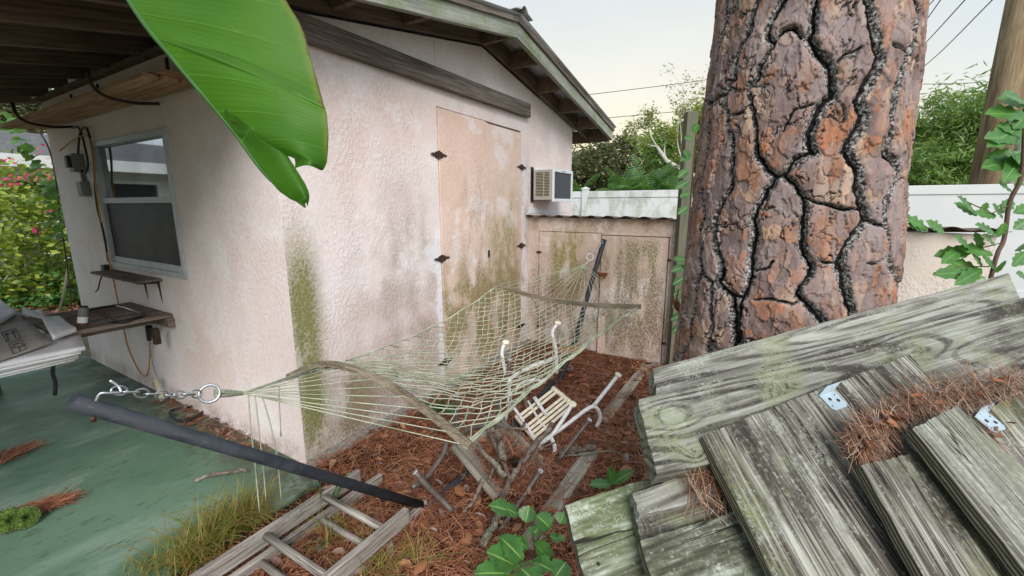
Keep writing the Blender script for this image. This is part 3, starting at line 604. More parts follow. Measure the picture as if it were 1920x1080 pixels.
# ------------------------------------------------ tall post beside the annex
g = beam('wooden_post', S(2.545, -1.505, -.1), S(2.545, -1.505, 2.18), .085, .085, (1, 0, 0), M['post'], bevel=.004)
tag(g, 'tall square grey-green wooden post between the low shed and the pine trunk', 'post')

# ------------------------------------------------ vinyl fence
FU = 8.2
fen = thing('vinyl_fence', 'white vinyl privacy fence with mildew stains running behind the low shed', 'fence', S(FU, 0))
px_v = 1.52
k = 0; v = 6.4
while v > -9.5:
    nxt = v-2.42
    MB().box(FU-.065, FU+.065, v-.065, v+.065, -.05, 1.80, SHED).build('post', M['vinyl'], fen, SHED, bevel=.004)
    g = MB(); c = S(FU, v, 0)
    g.add([S(FU-.075, v-.075, 1.801), S(FU+.075, v-.075, 1.801), S(FU+.075, v+.075, 1.801), S(FU-.075, v+.075, 1.801), S(FU-.075, v-.075, 1.83), S(FU+.075, v-.075, 1.83), S(FU+.075, v+.075, 1.83), S(FU-.075, v+.075, 1.83), S(FU, v, 1.87)],
          [(3, 2, 1, 0), (0, 1, 5, 4), (1, 2, 6, 5), (2, 3, 7, 6), (3, 0, 4, 7), (4, 5, 8), (5, 6, 8), (6, 7, 8), (7, 4, 8)]); g.build('post_cap', M['vinyl'], fen, SHED)
    MB().box(FU-.03, FU+.03, nxt+.066, v-.066, 1.62, 1.765, SHED).build('top_rail', M['vinyl'], fen, SHED, bevel=.006)
    MB().box(FU-.03, FU+.03, nxt+.066, v-.066, .03, .17, SHED).build('bottom_rail', M['vinyl'], fen, SHED, bevel=.006)
    n = 1; ww = (2.42-.132)/n
    for i in range(n):
        MB().box(FU-.012, FU+.012, nxt+.067+i*ww, nxt+.067+(i+1)*ww-.004, .1705, 1.6195, SHED).build('fence_panel', M['vinyl'], fen, SHED)
    v = nxt

# ------------------------------------------------ pine trunk
def trunk():
    D = 1.85; azm = math.radians(32.4); ax0 = np.array([D*math.sin(azm), D*math.cos(azm)])
    def R(z):
        z = np.asarray(z, float); return np.interp(z, [-.1, .1, .5, 1.24, 2.11, 5.0], [.42, .385, .347, .3235, .279, .22])
    def AX(z): return ax0[None, :]+np.outer(np.asarray(z)-1.24, np.array([-.012, -.008]))
    th0 = math.atan2(-ax0[1], -ax0[0])
    RR = .32
    def hit(x, y):
        r = ray(x, y); z = 1.4
        for _ in range(6):
            c = AX([z])[0]; rad = float(R(z)); a = r[0]**2+r[1]**2; b = -(r[0]*c[0]+r[1]*c[1]); cc = c@c-rad*rad
            q = max(b*b-a*cc, 0.0); t = (-b-math.sqrt(q))/a; z = H+r[2]*t
        p = r[:2]*t-c; th = (math.atan2(p[1], p[0])-th0+math.pi) % (2*math.pi)-math.pi
        return th*RR, z
    def A(l): return [(1260+x/3.086, y/3.086) for x, y in l]
    def B(l): return [(1260+x/3.086, 330+y/3.086) for x, y in l]
    L = [(.011, A([(330, -60), (330, 0), (320, 60), (310, 180), (280, 280), (250, 440), (235, 520), (245, 600), (215, 680), (215, 800), (200, 920), (180, 1000)])+B([(178, 60), (180, 130), (185, 240), (165, 310), (170, 400), (160, 480), (180, 560), (140, 630), (135, 730), (120, 830), (110, 930), (70, 1040), (60, 1150)])),
         (.013, A([(520, -60), (500, 0), (470, 80), (450, 190), (395, 270), (360, 370), (355, 460), (310, 540), (310, 640), (320, 740), (350, 820), (350, 920), (335, 1000)])+B([(345, 0), (340, 60), (285, 150), (250, 250), (245, 340), (250, 420), (290, 500), (290, 570), (260, 610), (290, 650), (340, 690), (400, 700)])),
         (.008, A([(310, 540), (250, 590), (190, 600)])), (.022, B([(345, 690), (355, 800), (365, 930), (340, 1100)])),
         (.013, A([(680, -60), (640, 0), (590, 90), (550, 180), (560, 230), (590, 250), (560, 320), (500, 390), (490, 450), (440, 530), (470, 620), (480, 720), (490, 800), (490, 880), (520, 930), (550, 1000), (590, 1030), (660, 1010), (710, 920), (760, 900), (810, 870)])),
         (.011, A([(590, 250), (640, 190), (690, 165), (750, 210)])),
         (.020, A([(850, -60), (845, 0), (820, 90), (820, 170), (790, 220), (830, 290), (880, 350), (910, 420), (910, 500), (920, 560), (860, 610), (820, 700), (795, 780), (800, 850), (815, 880)])),
         (.015, B([(640, 0), (700, 50), (760, 120), (770, 200), (760, 260), (770, 330), (750, 400), (770, 470), (810, 530), (800, 580), (740, 640), (720, 690), (780, 740), (830, 790), (880, 850), (900, 880), (930, 1000)])),
         (.014, B([(590, 20), (530, 120), (490, 180), (470, 270), (480, 350), (450, 460), (460, 540), (450, 600), (420, 680), (390, 760), (380, 850), (390, 950), (350, 1000)])),
         (.006, B([(760, 120), (830, 150), (900, 165), (1000, 190), (1070, 185), (1110, 210)])),
         (.020, A([(1130, -60), (1140, 0), (1150, 90), (1160, 180), (1180, 280), (1200, 330), (1160, 430), (1100, 520), (1075, 580), (1100, 660), (1080, 740), (1030, 810), (1005, 880), (1050, 950), (1080, 1000)])+B([(1080, 20), (1080, 100), (1090, 170), (1130, 250), (1090, 290), (1050, 350), (1000, 440), (970, 510), (1000, 570), (1000, 650), (1010, 730), (1040, 790), (1010, 900), (1030, 1050)])),
         (.008, B([(1130, 250), (1190, 280), (1240, 290)])),
         (.016, A([(1380, -60), (1390, 0), (1410, 80), (1390, 160), (1385, 250), (1350, 330), (1320, 420), (1290, 540), (1270, 650), (1260, 760), (1235, 860), (1240, 900), (1290, 940), (1305, 1000)])+B([(1300, 30), (1260, 120), (1240, 200), (1230, 290), (1260, 370), (1260, 430), (1260, 500), (1290, 600), (1290, 700), (1285, 745), (1270, 900)])),
         (.006, A([(1255, 260), (1310, 270), (1335, 300), (1340, 370)])), (.005, A([(950, 370), (1000, 310), (1080, 280)])), (.005, B([(480, 705), (600, 710), (690, 740), (720, 730)])),
         (.009, B([(180, 560), (230, 610), (235, 700), (230, 780), (235, 860), (225, 950), (205, 1020)])), (.008, B([(100, 250), (95, 400), (85, 520), (75, 640), (60, 800), (50, 1000)])),
         (.005, A([(480, 560), (420, 640), (340, 670)])), (.005, B([(870, 490), (950, 505)])), (.005, B([(1130, 520), (1230, 470)])), (.005, B([(480, 550), (560, 530), (580, 490)])), (.004, A([(640, 760), (700, 640), (820, 600)]))]
    base = [(w, [hit(*p) for p in l]) for w, l in L]
    lines = []
    half = math.pi*RR
    for w, l in base:
        for ds in (0, half):
            for dz in (0,): lines.append((w, [(s+ds, z+dz+(.07 if ds else 0)) for s, z in l]))
    # columns / rows
    th = np.concatenate([np.linspace(-1.75, 1.75, 620), np.linspace(1.75, 2*math.pi-1.75, 150)[1:-1]])
    zz = np.concatenate([np.linspace(-.1, .78, 60), np.linspace(.79, 2.2, 560), np.linspace(2.21, 4.8, 90)])
    nt_, nz_ = len(th), len(zz)
    TH, ZZ = np.meshgrid(th, zz); Sg = TH*RR
    sx = Sg+.016*(fbm(Sg*22, ZZ*22, 3)-.47)+.013*(fbm(Sg*75, ZZ*75, 4)-.47); wvar = .42+.75*fbm(Sg*14, ZZ*9, 44)
    sz = ZZ+.020*(fbm(Sg*18+9, ZZ*18, 13)-.47)
    per = 2*half
    q = np.full(TH.shape, 9.0)
    zper = 1.30
    zf = sz.copy()
    lowm = zz < .70; upm = zz > 2.2
    zf[lowm] += zper; zf[upm] -= zper
    zf[zz > 3.5] -= zper
    for w, l in lines:
        for (sa, za), (sb, zb) in zip(l[:-1], l[1:]):
            for off in (0, per, -per):
                xa, xb = sa+off, sb+off
                cm = (th*RR > min(xa, xb)-.09) & (th*RR < max(xa, xb)+.09)
                if not cm.any(): continue
                for rows in ((zz > min(za, zb)-.09) & (zz < max(za, zb)+.09) & ~lowm & ~upm, lowm, upm):
                    if not rows.any(): continue
                    ix = np.ix_(rows, cm); X, Z = sx[ix], zf[ix]
                    dx, dz = xb-xa, zb-za; t = np.clip(((X-xa)*dx+(Z-za)*dz)/(dx*dx+dz*dz+1e-9), 0, 1)
                    d = np.hypot(X-xa-t*dx, Z-za-t*dz)/w; q[ix] = np.minimum(q[ix], d/wvar[ix])
    def vor(cx, cz, seed, wx=0.0):
        X = (Sg+wx*(fbm(Sg*34, ZZ*24, seed+50, 5)-.47))/cx; Z = (ZZ+wx*(fbm(Sg*34+4, ZZ*24, seed+60, 5)-.47))/cz; xi, zi = np.floor(X).astype(int), np.floor(Z).astype(int)
        best = np.full(X.shape, 9.0); sec = best.copy(); idv = np.zeros(X.shape)
        for a in (-1, 0, 1):
            for b in (-1, 0, 1):
                ca, cb = xi+a, zi+b
                n = (ca*7349+cb*9151+seed*131) & 0xffffff; h1 = np.modf(np.abs(np.sin(n*12.9898)*43758.5453))[0]; h2 = np.modf(np.abs(np.sin(n*78.233)*12543.123))[0]; h3 = np.modf(np.abs(np.sin(n*39.425)*9812.77))[0]
                d = (ca+h1-X)**2+(cb+h2-Z)**2; mm = d < best; sec = np.where(mm, best, np.minimum(sec, d)); best = np.where(mm, d, best); idv = np.where(mm, h3, idv)
        return idv, np.sqrt(sec)-np.sqrt(best)
    (v1, e1), (v2, e2), (v3, e3), (v4, e4) = vor(.085, .15, 1, .11), vor(.05, .085, 2, .085), vor(.026, .05, 3, .05), vor(.012, .026, 4, .03)
    lift = .0050*(v1 > .5)+.0040*(v2 > .5)+.0028*(v3 > .6)+.0012*(v4 > .6)
    tone = np.where((v3 > .68), v3*3.7 % 1, np.where(v2 > .5, v2*2.3 % 1, v1))
    tone = np.clip(tone*.85+.22*(fbm(Sg*7, ZZ*5, 21)-.3)+.05*(v4-.5), 0, 1)
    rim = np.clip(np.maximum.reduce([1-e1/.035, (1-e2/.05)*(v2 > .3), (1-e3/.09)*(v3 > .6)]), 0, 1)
    seg = fbm(Sg*9+3, ZZ*7, 91); sec_ = np.clip((seg-.42)*8, 0, 1)*np.clip(1-e1/.055, 0, 1)*.62+np.clip((seg-.50)*8, 0, 1)*np.clip(1-e2/.06, 0, 1)*.45
    crack = np.maximum(np.exp(-np.clip(q, 0, 6)**2*1.25), np.clip(sec_, 0, .6))
    edge = np.exp(-np.clip(q/2.6, 0, 6)**2)
    rough = fbm(Sg*120, ZZ*120, 8, 3)-.44
    disp = lift*(1-crack)-.019*crack-.002*edge+.014*rough*np.clip(crack*1.5+.10, 0, 1)+.010*(fbm(Sg*5, ZZ*5, 30)-.47)
    rad = R(ZZ.ravel()).reshape(ZZ.shape)+disp
    c = AX(ZZ.ravel()); X = c[:, 0]+(rad*np.cos(TH+th0)).ravel(); Y = c[:, 1]+(rad*np.sin(TH+th0)).ravel()
    V = np.stack([X, Y, ZZ.ravel()], 1)
    i = np.arange((nz_-1)*nt_); r, cc = i//nt_, i % nt_; Q = np.stack([r*nt_+cc, r*nt_+(cc+1) % nt_, (r+1)*nt_+(cc+1) % nt_, (r+1)*nt_+cc], 1)
    fr = Matrix.Translation((ax0[0], ax0[1], 0))
    root = thing('pine_tree', 'massive pine trunk with reddish plated bark rising behind the pile of planks', 'tree', fr)
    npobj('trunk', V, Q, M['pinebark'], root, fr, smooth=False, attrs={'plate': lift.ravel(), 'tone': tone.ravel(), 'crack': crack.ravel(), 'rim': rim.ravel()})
    return ax0
PINE = trunk()

# ------------------------------------------------ plank pile
P1, P2, P3 = px(1318, 815, .78), px(1710, 663, 1.0), px(1450, 1080, .62)
KN = None
NQ = (P3-P1).cross(P2-P1).normalized()
if NQ.z < 0: NQ = -NQ
def pl(x, y, o=0.0):
    r = Vector(ray(x, y)); c0 = Vector((0, 0, H)); return c0+r*(((P1+NQ*o-c0).dot(NQ))/(r.dot(NQ)))
def board(q, off, th, ax, mat, label, name='plank', tilt=0.0):
    P = [pl(x, y, off+(tilt*i)) for i, (x, y) in enumerate(q)]
    xd = (P[1]-P[0]) if ax == 'h' else (P[3]-P[0])
    fr = frame_of(P[0], xd, NQ); inv = fr.inverted(); L = [inv @ p for p in P]
    # top face as a fine grid with faint cupping and worn edges
    n, m_ = 24, 10; g = MB(); vs = []; rg_ = random.Random(int(q[0][0]))
    for j in range(m_+1):
        for i in range(n+1):
            a, b = i/n, j/m_; p = (L[0]*(1-a)+L[1]*a)*(1-b)+(L[3]*(1-a)+L[2]*a)*b
            ed = (i in (0, n)) or (j in (0, m_)); z = p.z+.0015*math.sin(a*5+q[0][0])*math.cos(b*4)
            jx = rg_.uniform(-1, 1)*.0016 if ed else 0
            vs.append((p.x+jx, p.y+(rg_.uniform(-1, 1)*.0012 if ed else 0), z-(0.0015 if ed else 0)))
    fs = [(j*(n+1)+i, j*(n+1)+i+1, (j+1)*(n+1)+i+1, (j+1)*(n+1)+i) for j in range(m_) for i in range(n)]
    rim = [i for i in range(n+1)]+[j*(n+1)+n for j in range(1, m_+1)]+[m_*(n+1)+i for i in range(n-1, -1, -1)]+[j*(n+1) for j in range(m_-1, 0, -1)]
    nb0 = len(vs); k = len(rim); levels = 4
    for lv in range(1, levels+1):
        for r_ in rim:
            x, y, z = vs[r_]; vs.append((x+rg_.uniform(-1, 1)*.0008, y+rg_.uniform(-1, 1)*.0008, z-th*lv/levels))
    prev = rim
    for lv in range(levels):
        cur = list(range(nb0+lv*k, nb0+(lv+1)*k))
        fs += [(prev[(i+1) % k], prev[i], cur[i], cur[(i+1) % k]) for i in range(k)]; prev = cur
    fs.append(tuple(reversed(prev)))
    g.add(vs, fs); return g.build(name, mat, None, fr, world=False, label=label, cat='plank', group='weathered planks in the pile')
board([(1225, 690), (1893, 511), (1925, 590), (1234, 760)], -.082, .036, 'h', M['lumber'], 'long grey plank at the back of the pile, against the pine trunk')
fk = frame_of(pl(1197, 748, -.022), pl(2150, 497, -.022)-pl(1197, 748, -.022), NQ).inverted(); kk = [fk @ pl(x, y, -.022) for x, y in ((1262, 782), (1303, 850), (1740, 665))]
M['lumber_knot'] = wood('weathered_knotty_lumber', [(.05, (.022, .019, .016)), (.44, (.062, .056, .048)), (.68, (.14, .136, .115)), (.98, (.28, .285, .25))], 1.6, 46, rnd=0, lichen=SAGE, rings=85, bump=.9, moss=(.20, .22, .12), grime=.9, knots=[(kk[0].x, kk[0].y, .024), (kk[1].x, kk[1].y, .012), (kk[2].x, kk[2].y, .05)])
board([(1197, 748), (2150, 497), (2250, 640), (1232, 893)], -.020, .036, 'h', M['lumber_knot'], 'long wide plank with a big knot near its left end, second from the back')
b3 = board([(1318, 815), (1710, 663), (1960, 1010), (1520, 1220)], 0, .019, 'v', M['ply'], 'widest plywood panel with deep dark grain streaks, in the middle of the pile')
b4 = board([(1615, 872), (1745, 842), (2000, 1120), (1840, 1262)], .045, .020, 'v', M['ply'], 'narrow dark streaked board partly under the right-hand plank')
b5 = board([(1712, 803), (1795, 760), (2150, 1090), (2045, 1220)], .085, .022, 'v', M['ply_pale'], 'pale narrow plank on top at the right of the pile')
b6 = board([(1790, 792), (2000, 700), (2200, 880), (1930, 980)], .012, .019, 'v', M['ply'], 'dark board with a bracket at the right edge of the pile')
board([(1060, 945), (1440, 826), (1640, 1150), (1120, 1180)], -.105, .019, 'h', M['ply_green'], 'lowest mossy green plywood board at the left corner of the pile')
board([(1187, 925), (1420, 842), (1450, 905), (1199, 966)], -.058, .019, 'h', M['lumber'], 'short board end just below the knotty wide plank')
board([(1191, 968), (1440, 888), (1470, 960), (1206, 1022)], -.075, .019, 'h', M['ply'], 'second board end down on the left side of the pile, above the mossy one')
board([(1200, 1014), (1480, 925), (1640, 1150), (1238, 1140)], -.050, .019, 'h', M['ply_green'], 'mossy board end lowest on the left, half under the widest panel')
board([(1345, 715), (2060, 545), (2180, 1130), (1440, 1180)], -.30, .019, 'h', M['ply'], 'broad board added under the pile to block light in the gaps and carry it')  # board added below the planks so that less light reaches their gaps
# joist brackets
def bracket(x, y, off, label):
    c = pl(x, y, off); e1 = (pl(x+26, y-8, off)-pl(x-20, y+6, off)).normalized(); fr = frame_of(c, e1, NQ)
    t = thing('metal_bracket', label, 'bracket', fr, 'metal brackets on the planks')
    g = MB(); hs = [(-.012, -.012), (.010, -.010), (-.009, -.030), (.012, -.029)]
    poly = [(-.021, 0), (.021, 0), (.022, -.030), (.017, -.037), (-.015, -.038), (-.021, -.032)]
    g.prism(poly, .0005, .0025, lambda p, q, r: fr @ Vector((p, q, r))); g.prism([(-.021, .0), (.021, .0), (.046, .010), (.004, .009)], 0, .0015, lambda p, q, r: fr @ Vector((p, q, .0025+q*.9+r)))
    g.build('plate', M['plate'], t, fr)
    for hx, hy in ((-.006, -.014), (.010, -.021), (-.015, -.028), (.014, -.008)): 
        MB().tube([fr @ Vector((hx, hy, .0031)), fr @ Vector((hx, hy, .0034))], .0036 if hy in (-.014, -.021) else .0014, 10).build('nail_hole', M['iron'], t, fr)
bracket(1548, 738, 0.001, 'zinc bracket with two holes on the top edge of the widest plywood panel')
bracket(1838, 778, .014, 'zinc bracket on the dark board at the right edge of the photo')
# supporting frame underneath the pile
fr_ = thing('timber_frame', 'rough timber frame under the plank pile', 'frame', Vector((.8, .8, 0)))
for (x, y) in ((.50, .72), (1.35, 1.10), (.62, .62), (1.35, .70)):
    zt = (P1.z-((x-P1.x)*NQ.x+(y-P1.y)*NQ.y)/NQ.z)-.36
    beam('post', (x, y, -.02), (x, y, zt), .09, .09, (1, 0, 0), M['beamwood'], fr_)
def zq(x, y, o): return P1.z-((x-P1.x)*NQ.x+(y-P1.y)*NQ.y)/NQ.z+o
for a, b in (((.50, .72), (1.35, 1.10)), ((.62, .62), (1.35, .70))):
    beam('cross_beam', (a[0], a[1], zq(*a, -.345)), (b[0], b[1], zq(*b, -.345)), .05, .05, (0, 0, 1), M['beamwood'], fr_)

# ------------------------------------------------ hammock stand, hammock
g1 = px(803, 951, 2.07)
top1 = px(135, 752, .98)
st = thing('hammock_stand', 'dark slate blue steel hammock stand with two leaning arms', 'hammock stand', Vector((g1.x, g1.y, 0)))
arm = MB().tube([top1, g1], .0195, 24).build('arm', M['tube_blue'], st, frame_of(top1, g1-top1, (0, 0, 1)), smooth=False)
for p in arm.data.polygons: p.use_smooth = len(p.vertices) == 4
arm2b, arm2t = px(1040, 735, 3.50), px(1133, 450, 3.87)
pts = [arm2b, px(1076, 645, 3.62), px(1100, 560, 3.74), arm2t]
tubeobj('arm', pts, .0215, M['tube_blue'], st, 14, curve=5)
tubeobj('base_tube', [g1+Vector((.01, .02, .0)), px(912, 862, 2.45)+Vector((0, 0, .03)), Vector((arm2b.x-.02, arm2b.y-.05, .05))], .022, M['tube_blue'], st, 14, curve=5)
tubeobj('collar', [g1+(top1-g1).normalized()*.03, g1-(top1-g1).normalized()*.03], .0225, M['tube_blue'], st, 16)
tubeobj('bolt', [px(172, 772, .985)-Vector((0, 0, .012)), px(172, 772, .985)-Vector((0, 0, .024))], .006, M['iron'], st, 6)

ring1, ring2 = px(393, 738, 1.30), px(1106, 482, 3.75)
ham = thing('hammock', 'greenish rope net hammock with two wooden spreader bars on the steel stand', 'hammock', ring1)
MB().torus(ring1, (px(393, 738, 1.0)-Vector((0, 0, H))), .026, .0042, 28, 8).build('ring', M['steel'], ham, Matrix.Translation(ring1), smooth=True)
MB().torus(ring2, (.2, -1, .2), .030, .004, 24, 8).build('ring', M['tube_white'], ham, Matrix.Translation(ring2), smooth=True)
def chain(a, b, L, nm, thick, label, hook=None):
    a, b = Vector(a), Vector(b); d = (b-a); n = max(3, round(d.length/(L*.62)) | 1); t = thing(nm, label, 'chain', a, None); half = d.length/n*.5+thick*1.9
    view = (a.lerp(b, .5)-Vector((0, 0, H))).normalized(); rc = random.Random(3)
    for i in range(n):
        c = a+d*((i+.5)/n)-Vector((0, 0, math.sin(math.pi*(i+.5)/n)*.008)); f = view-d*(view.dot(d)/d.length_squared); f.normalize(); e = d.cross(f).normalized()
        ax = f if i % 2 == 0 else e; ax = (ax+(e if i % 2 == 0 else f)*rc.uniform(-.3, .3)).normalized()
        MB().torus(c, ax, L*.21, thick, 24, 8, sx=half/(L*.21), xd=d).build('link', M['steel'], t, Matrix.Translation(c), smooth=True)
    return t
hk0 = px(178, 745, .985)
h_ = crom([hk0-Vector((0, 0, .01)), px(188, 738, .99), px(205, 737, 1.0), px(228, 736, 1.02)], 6)
ch = chain(px(212, 731, 1.02), px(376, 738, 1.27), (.052), 'chain', .0026, 'galvanised chain from the near stand arm to the hammock ring')
MB().tube(h_, .0032, 8).build('hook', M['steel'], ch, Matrix.Translation(hk0), smooth=True)
MB().tube(crom([px(228, 736, 1.02), px(222, 725, 1.02), px(206, 713, 1.01)], 5), .0030, 8).build('open_link', M['steel'], ch, Matrix.Translation(hk0), smooth=True)
chain(px(1110, 474, 3.77), px(1130, 452, 3.85), (.050), 'chain', .0030, 'short chain at the top of the far stand arm')
# spreader bars
B1L, B1C, B1R = px(538, 708, 2.08), px(655, 688, 1.80), px(882, 838, 1.40)
bar1 = crom([B1L, px(590, 686, 1.95), px(640, 686, 1.83), px(712, 712, 1.69), px(800, 770, 1.53), B1R], 8)
def barobj(pts, w, h, up=(0, 0, 1)):
    g = MB(); pts = [Vector(p) for p in pts]; vs = []; fs = []; m = len(pts)
    for i in range(m):
        t = (pts[min(i+1, m-1)]-pts[max(i-1, 0)]).normalized(); u_ = Vector(up); u_ = (u_-t*u_.dot(t)).normalized(); s_ = t.cross(u_)
        vs += [pts[i]+s_*(w/2)*a+u_*(h/2)*b for a, b in ((-1, -1), (1, -1), (1, 1), (-1, 1))]
    for i in range(m-1):
        for k in range(4): fs.append((i*4+k, i*4+(k+1) % 4, (i+1)*4+(k+1) % 4, (i+1)*4+k))
    fs += [(3, 2, 1, 0), tuple(range((m-1)*4, m*4))]; g.add(vs, fs)
    return g.build('spreader_bar', M['bar'], ham, frame_of(pts[m//2], pts[-1]-pts[0], up), bevel=.003)
barobj(bar1, .018, .031, (.25, .5, .9))
B2L, B2R = px(926, 533, 3.55), px(1202, 575, 3.08)
B2 = crom([B2L, px(1010, 558, 3.40), px(1100, 571, 3.24), B2R], 6); barobj(B2, .022, .034)
def samp(P, t):
    t = min(max(t, 0), 1)*(len(P)-1); i = min(int(t), len(P)-2); return P[i].lerp(P[i+1], t-i)
NA, NB = 21, 38
def bed(a, b):
    p = samp(bar1, .03+.95*a).lerp(samp(B2, .02+.95*a), b); s_ = math.sin(math.pi*min(max(b, 0), 1))
    sag = .20*s_*math.sin(math.pi*a)**.8+.045*s_
    w = .06*s_*(a-.5)*-2
    return p-Vector((0, 0, sag+.012))+(samp(B2, 1)-samp(B2, 0)).normalized()*w
g = MB(); rr = random.Random(4)
nodes = {}
for j in range(NB+1):
    for i in range(NA+1):
        a = (i+(.5 if j % 2 else 0))/NA
        if a > 1: continue
        nodes[i, j] = bed(a, j/NB)+Vector((rr.uniform(-1, 1), rr.uniform(-1, 1), rr.uniform(-1, 1)))*(.008 if 0 < j < NB else 0)
def cord(g, a, b, r=.0027, n=4, sag=0.0, k=1):
    if k == 1: g.tube([a, b], r, n, cap=False); return
    g.tube([a.lerp(b, i/k)-Vector((0, 0, sag*math.sin(math.pi*i/k))) for i in range(k+1)], r, n, cap=False)
for (i, j), p in nodes.items():
    if j == NB: continue
    for di in ((0, -1) if j % 2 == 0 else (0, 1)):
        q = nodes.get((i+di, j+1))
        if q is not None: cord(g, p, q)
    if i == 0 and j % 2 == 0 and (0, j+1) in nodes: cord(g, p, nodes[0, j+1])
for a in (0, 1):
    for k_ in range(5 if a else 3):
        o_ = Vector((rr.uniform(-1, 1), rr.uniform(-1, 1), rr.uniform(-1, 1)))*(.012 if a else .006)
        g.tube([bed(a, j/24)+o_*math.sin(j*1.3+k_*2) for j in range(25)], .0040 if a else .0032, 6, cap=False)
g.build('rope_net', M['rope'], ham, Matrix.Translation(ring1), fix=False, smooth=True)
g = MB()
knot1 = ring1.lerp(bar1[len(bar1)//2], .12); knot1 = px(455, 737, 1.40)
for i in range(15):
    a = i/14; g.tube(crom([knot1+Vector((rr.uniform(-1, 1), 0, rr.uniform(-1, 1)))*.004, samp(bar1, .03+.95*a)-Vector((0, 0, .008))], 3), .0020, 5, cap=False)
for i in range(7):      # the gathered hank between knot and ring
    th = i/7*6.28; o_ = Vector((math.cos(th)*.4, math.cos(th)*.3, math.sin(th)))*.010
    g.tube(crom([px(402, 731+i*2, 1.305), px(420, 737, 1.33)+o_, knot1+o_*.3], 4), .0042, 5, cap=False)
g.build('rope_fan', M['rope'], ham, Matrix.Translation(ring1), fix=False, smooth=True)
g = MB(); knot2 = px(1096, 497, 3.72)
for i in range(19):
    a = i/18; g.tube([knot2+Vector((rr.uniform(-1, 1), 0, rr.uniform(-1, 1)))*.008, samp(B2, .02+.95*a)], .0022, 4, cap=False)
for i in range(5): g.tube([ring2-Vector((0, 0, .03)), knot2+Vector((rr.uniform(-1, 1), 0, rr.uniform(-1, 1)))*.008], .004, 5, cap=False)
g.build('rope_fan', M['rope'], ham, Matrix.Translation(ring1), fix=False, smooth=True)
for xs in (((466, 742), (470, 800), (478, 870), (487, 962)), ((478, 742), (486, 810), (494, 880), (499, 940)), ((492, 744), (508, 800), (520, 860), (528, 940)), ((523, 722), (524, 760), (527, 818))):
    d = 1.42 if xs[0][0] < 500 else 1.5
    dd = [d+.05*k for k in range(len(xs))]
    tubeobj('hanging_cord', [px(x, y, t) for (x, y), t in zip(xs, dd)], .0023, M['rope'], ham, 5, curve=4)
for i in range(16):
    a = .04+.93*i/15
    for P_ in (bar1, B2):
        c = samp(P_, a)-Vector((0, 0, .018)); MB().torus(c, (rr.uniform(-1, 1), .4, .2), .009, .0022, 10, 5).build('rope_loop', M['rope'] if P_ is bar1 else M['stem'], ham, Matrix.Translation(c), smooth=True)

# ------------------------------------------------ white strap chair, upside down
wc = thing('metal_chair', 'overturned white tubular chair with cream vinyl straps lying under the hammock', 'chair', gnd(1020, 800))
wt = lambda name, pts, r=.0120, mat='tube_white', cv=5: tubeobj(name, [px(*p) for p in pts], r, M[mat], wc, 10, curve=cv)
wt('leg', [(948, 640, 2.75), (941, 662, 2.76), (948, 700, 2.78), (955, 730, 2.80), (948, 790, 2.84)])
wt('leg', [(1046, 606, 2.95), (1036, 624, 2.95), (1042, 655, 2.96), (1044, 700, 2.98)])
wt('leg', [(1159, 703, 2.74), (1138, 730, 2.70), (1113, 761, 2.66)])
wt('leg', [(1073, 758, 2.58), (1055, 787, 2.54), (1033, 818, 2.50), (1012, 832, 2.48)])
wt('armrest', [(953, 722, 2.80), (957, 711, 2.79), (975, 698, 2.82), (1010, 682, 2.90), (1042, 671, 2.955)], .0125)
wt('seat_rail', [(955, 745, 2.80), (975, 720, 2.82), (1000, 712, 2.86), (1022, 716, 2.90)], .010)
wt('armrest', [(1118, 800, 2.72), (1125, 785, 2.70), (1121, 768, 2.67), (1106, 764, 2.65), (1060, 798, 2.57), (1014, 830, 2.48)])
wt('seat_rail', [(960, 760, 2.78), (985, 795, 2.68), (1003, 826, 2.58), (1015, 842, 2.50)], .010)
wt('back_tube', [(990, 752, 2.86), (1012, 790, 2.74), (1022, 800, 2.70)], .008)
wt('back_tube', [(1003, 744, 2.88), (1026, 780, 2.76)], .008)
wt('seat_rail', [(1033, 820, 2.50), (1040, 838, 2.50), (1038, 856, 2.49)], .012)
for x, y, t in ((948, 642, 2.75), (1046, 606, 2.95), (1159, 703, 2.74), (1074, 758, 2.58)):
    c = px(x, y, t); dz = Vector((.06 if x < 1100 else .35, -.35, .9)).normalized()
    MB().tube([c-dz*.010, c+dz*.004, c+dz*.006], [.0135, .0225, .020], 16).build('foot_cap', M['cream'], wc, Matrix.Translation(c), smooth=False)
A_, B_, C_, D_ = px(968, 780, 2.76), px(1036, 727, 2.95), px(1078, 762, 2.86), px(1003, 824, 2.60)
for i in range(7):
    a = (i+.15)/7.; b = (i+.80)/7.
    if i in (2,): continue
    p0, p1, p2, p3 = A_.lerp(D_, a), B_.lerp(C_, a), B_.lerp(C_, b), A_.lerp(D_, b); up = (p1-p0).cross(p3-p0).normalized()*.003
    MB().hexa([p0-up, p1-up, p2-up, p3-up, p0+up, p1+up, p2+up, p3+up]).build('strap', M['cream'], wc, Matrix.Translation(p0), bevel=.001)
for a, b in ((A_, D_), (B_, C_)):
    n = 9; tubeobj('seat_rail', [a, b], .010, M['tube_white'], wc, 8)
    for i in range(n):
        c = a.lerp(b, (i+.5)/n); d = (b-a).normalized()*.0145
        MB().tube([c-d, c-d*.8, c+d*.8, c+d], [.012, .0165, .0165, .012], 12).build('strap_wrap', M['cream'], wc, Matrix.Translation(c), smooth=True)
tubeobj('cross_tube', [px(1000, 745, 2.82), px(1025, 780, 2.75)], .008, M['tube_white'], wc, 8)
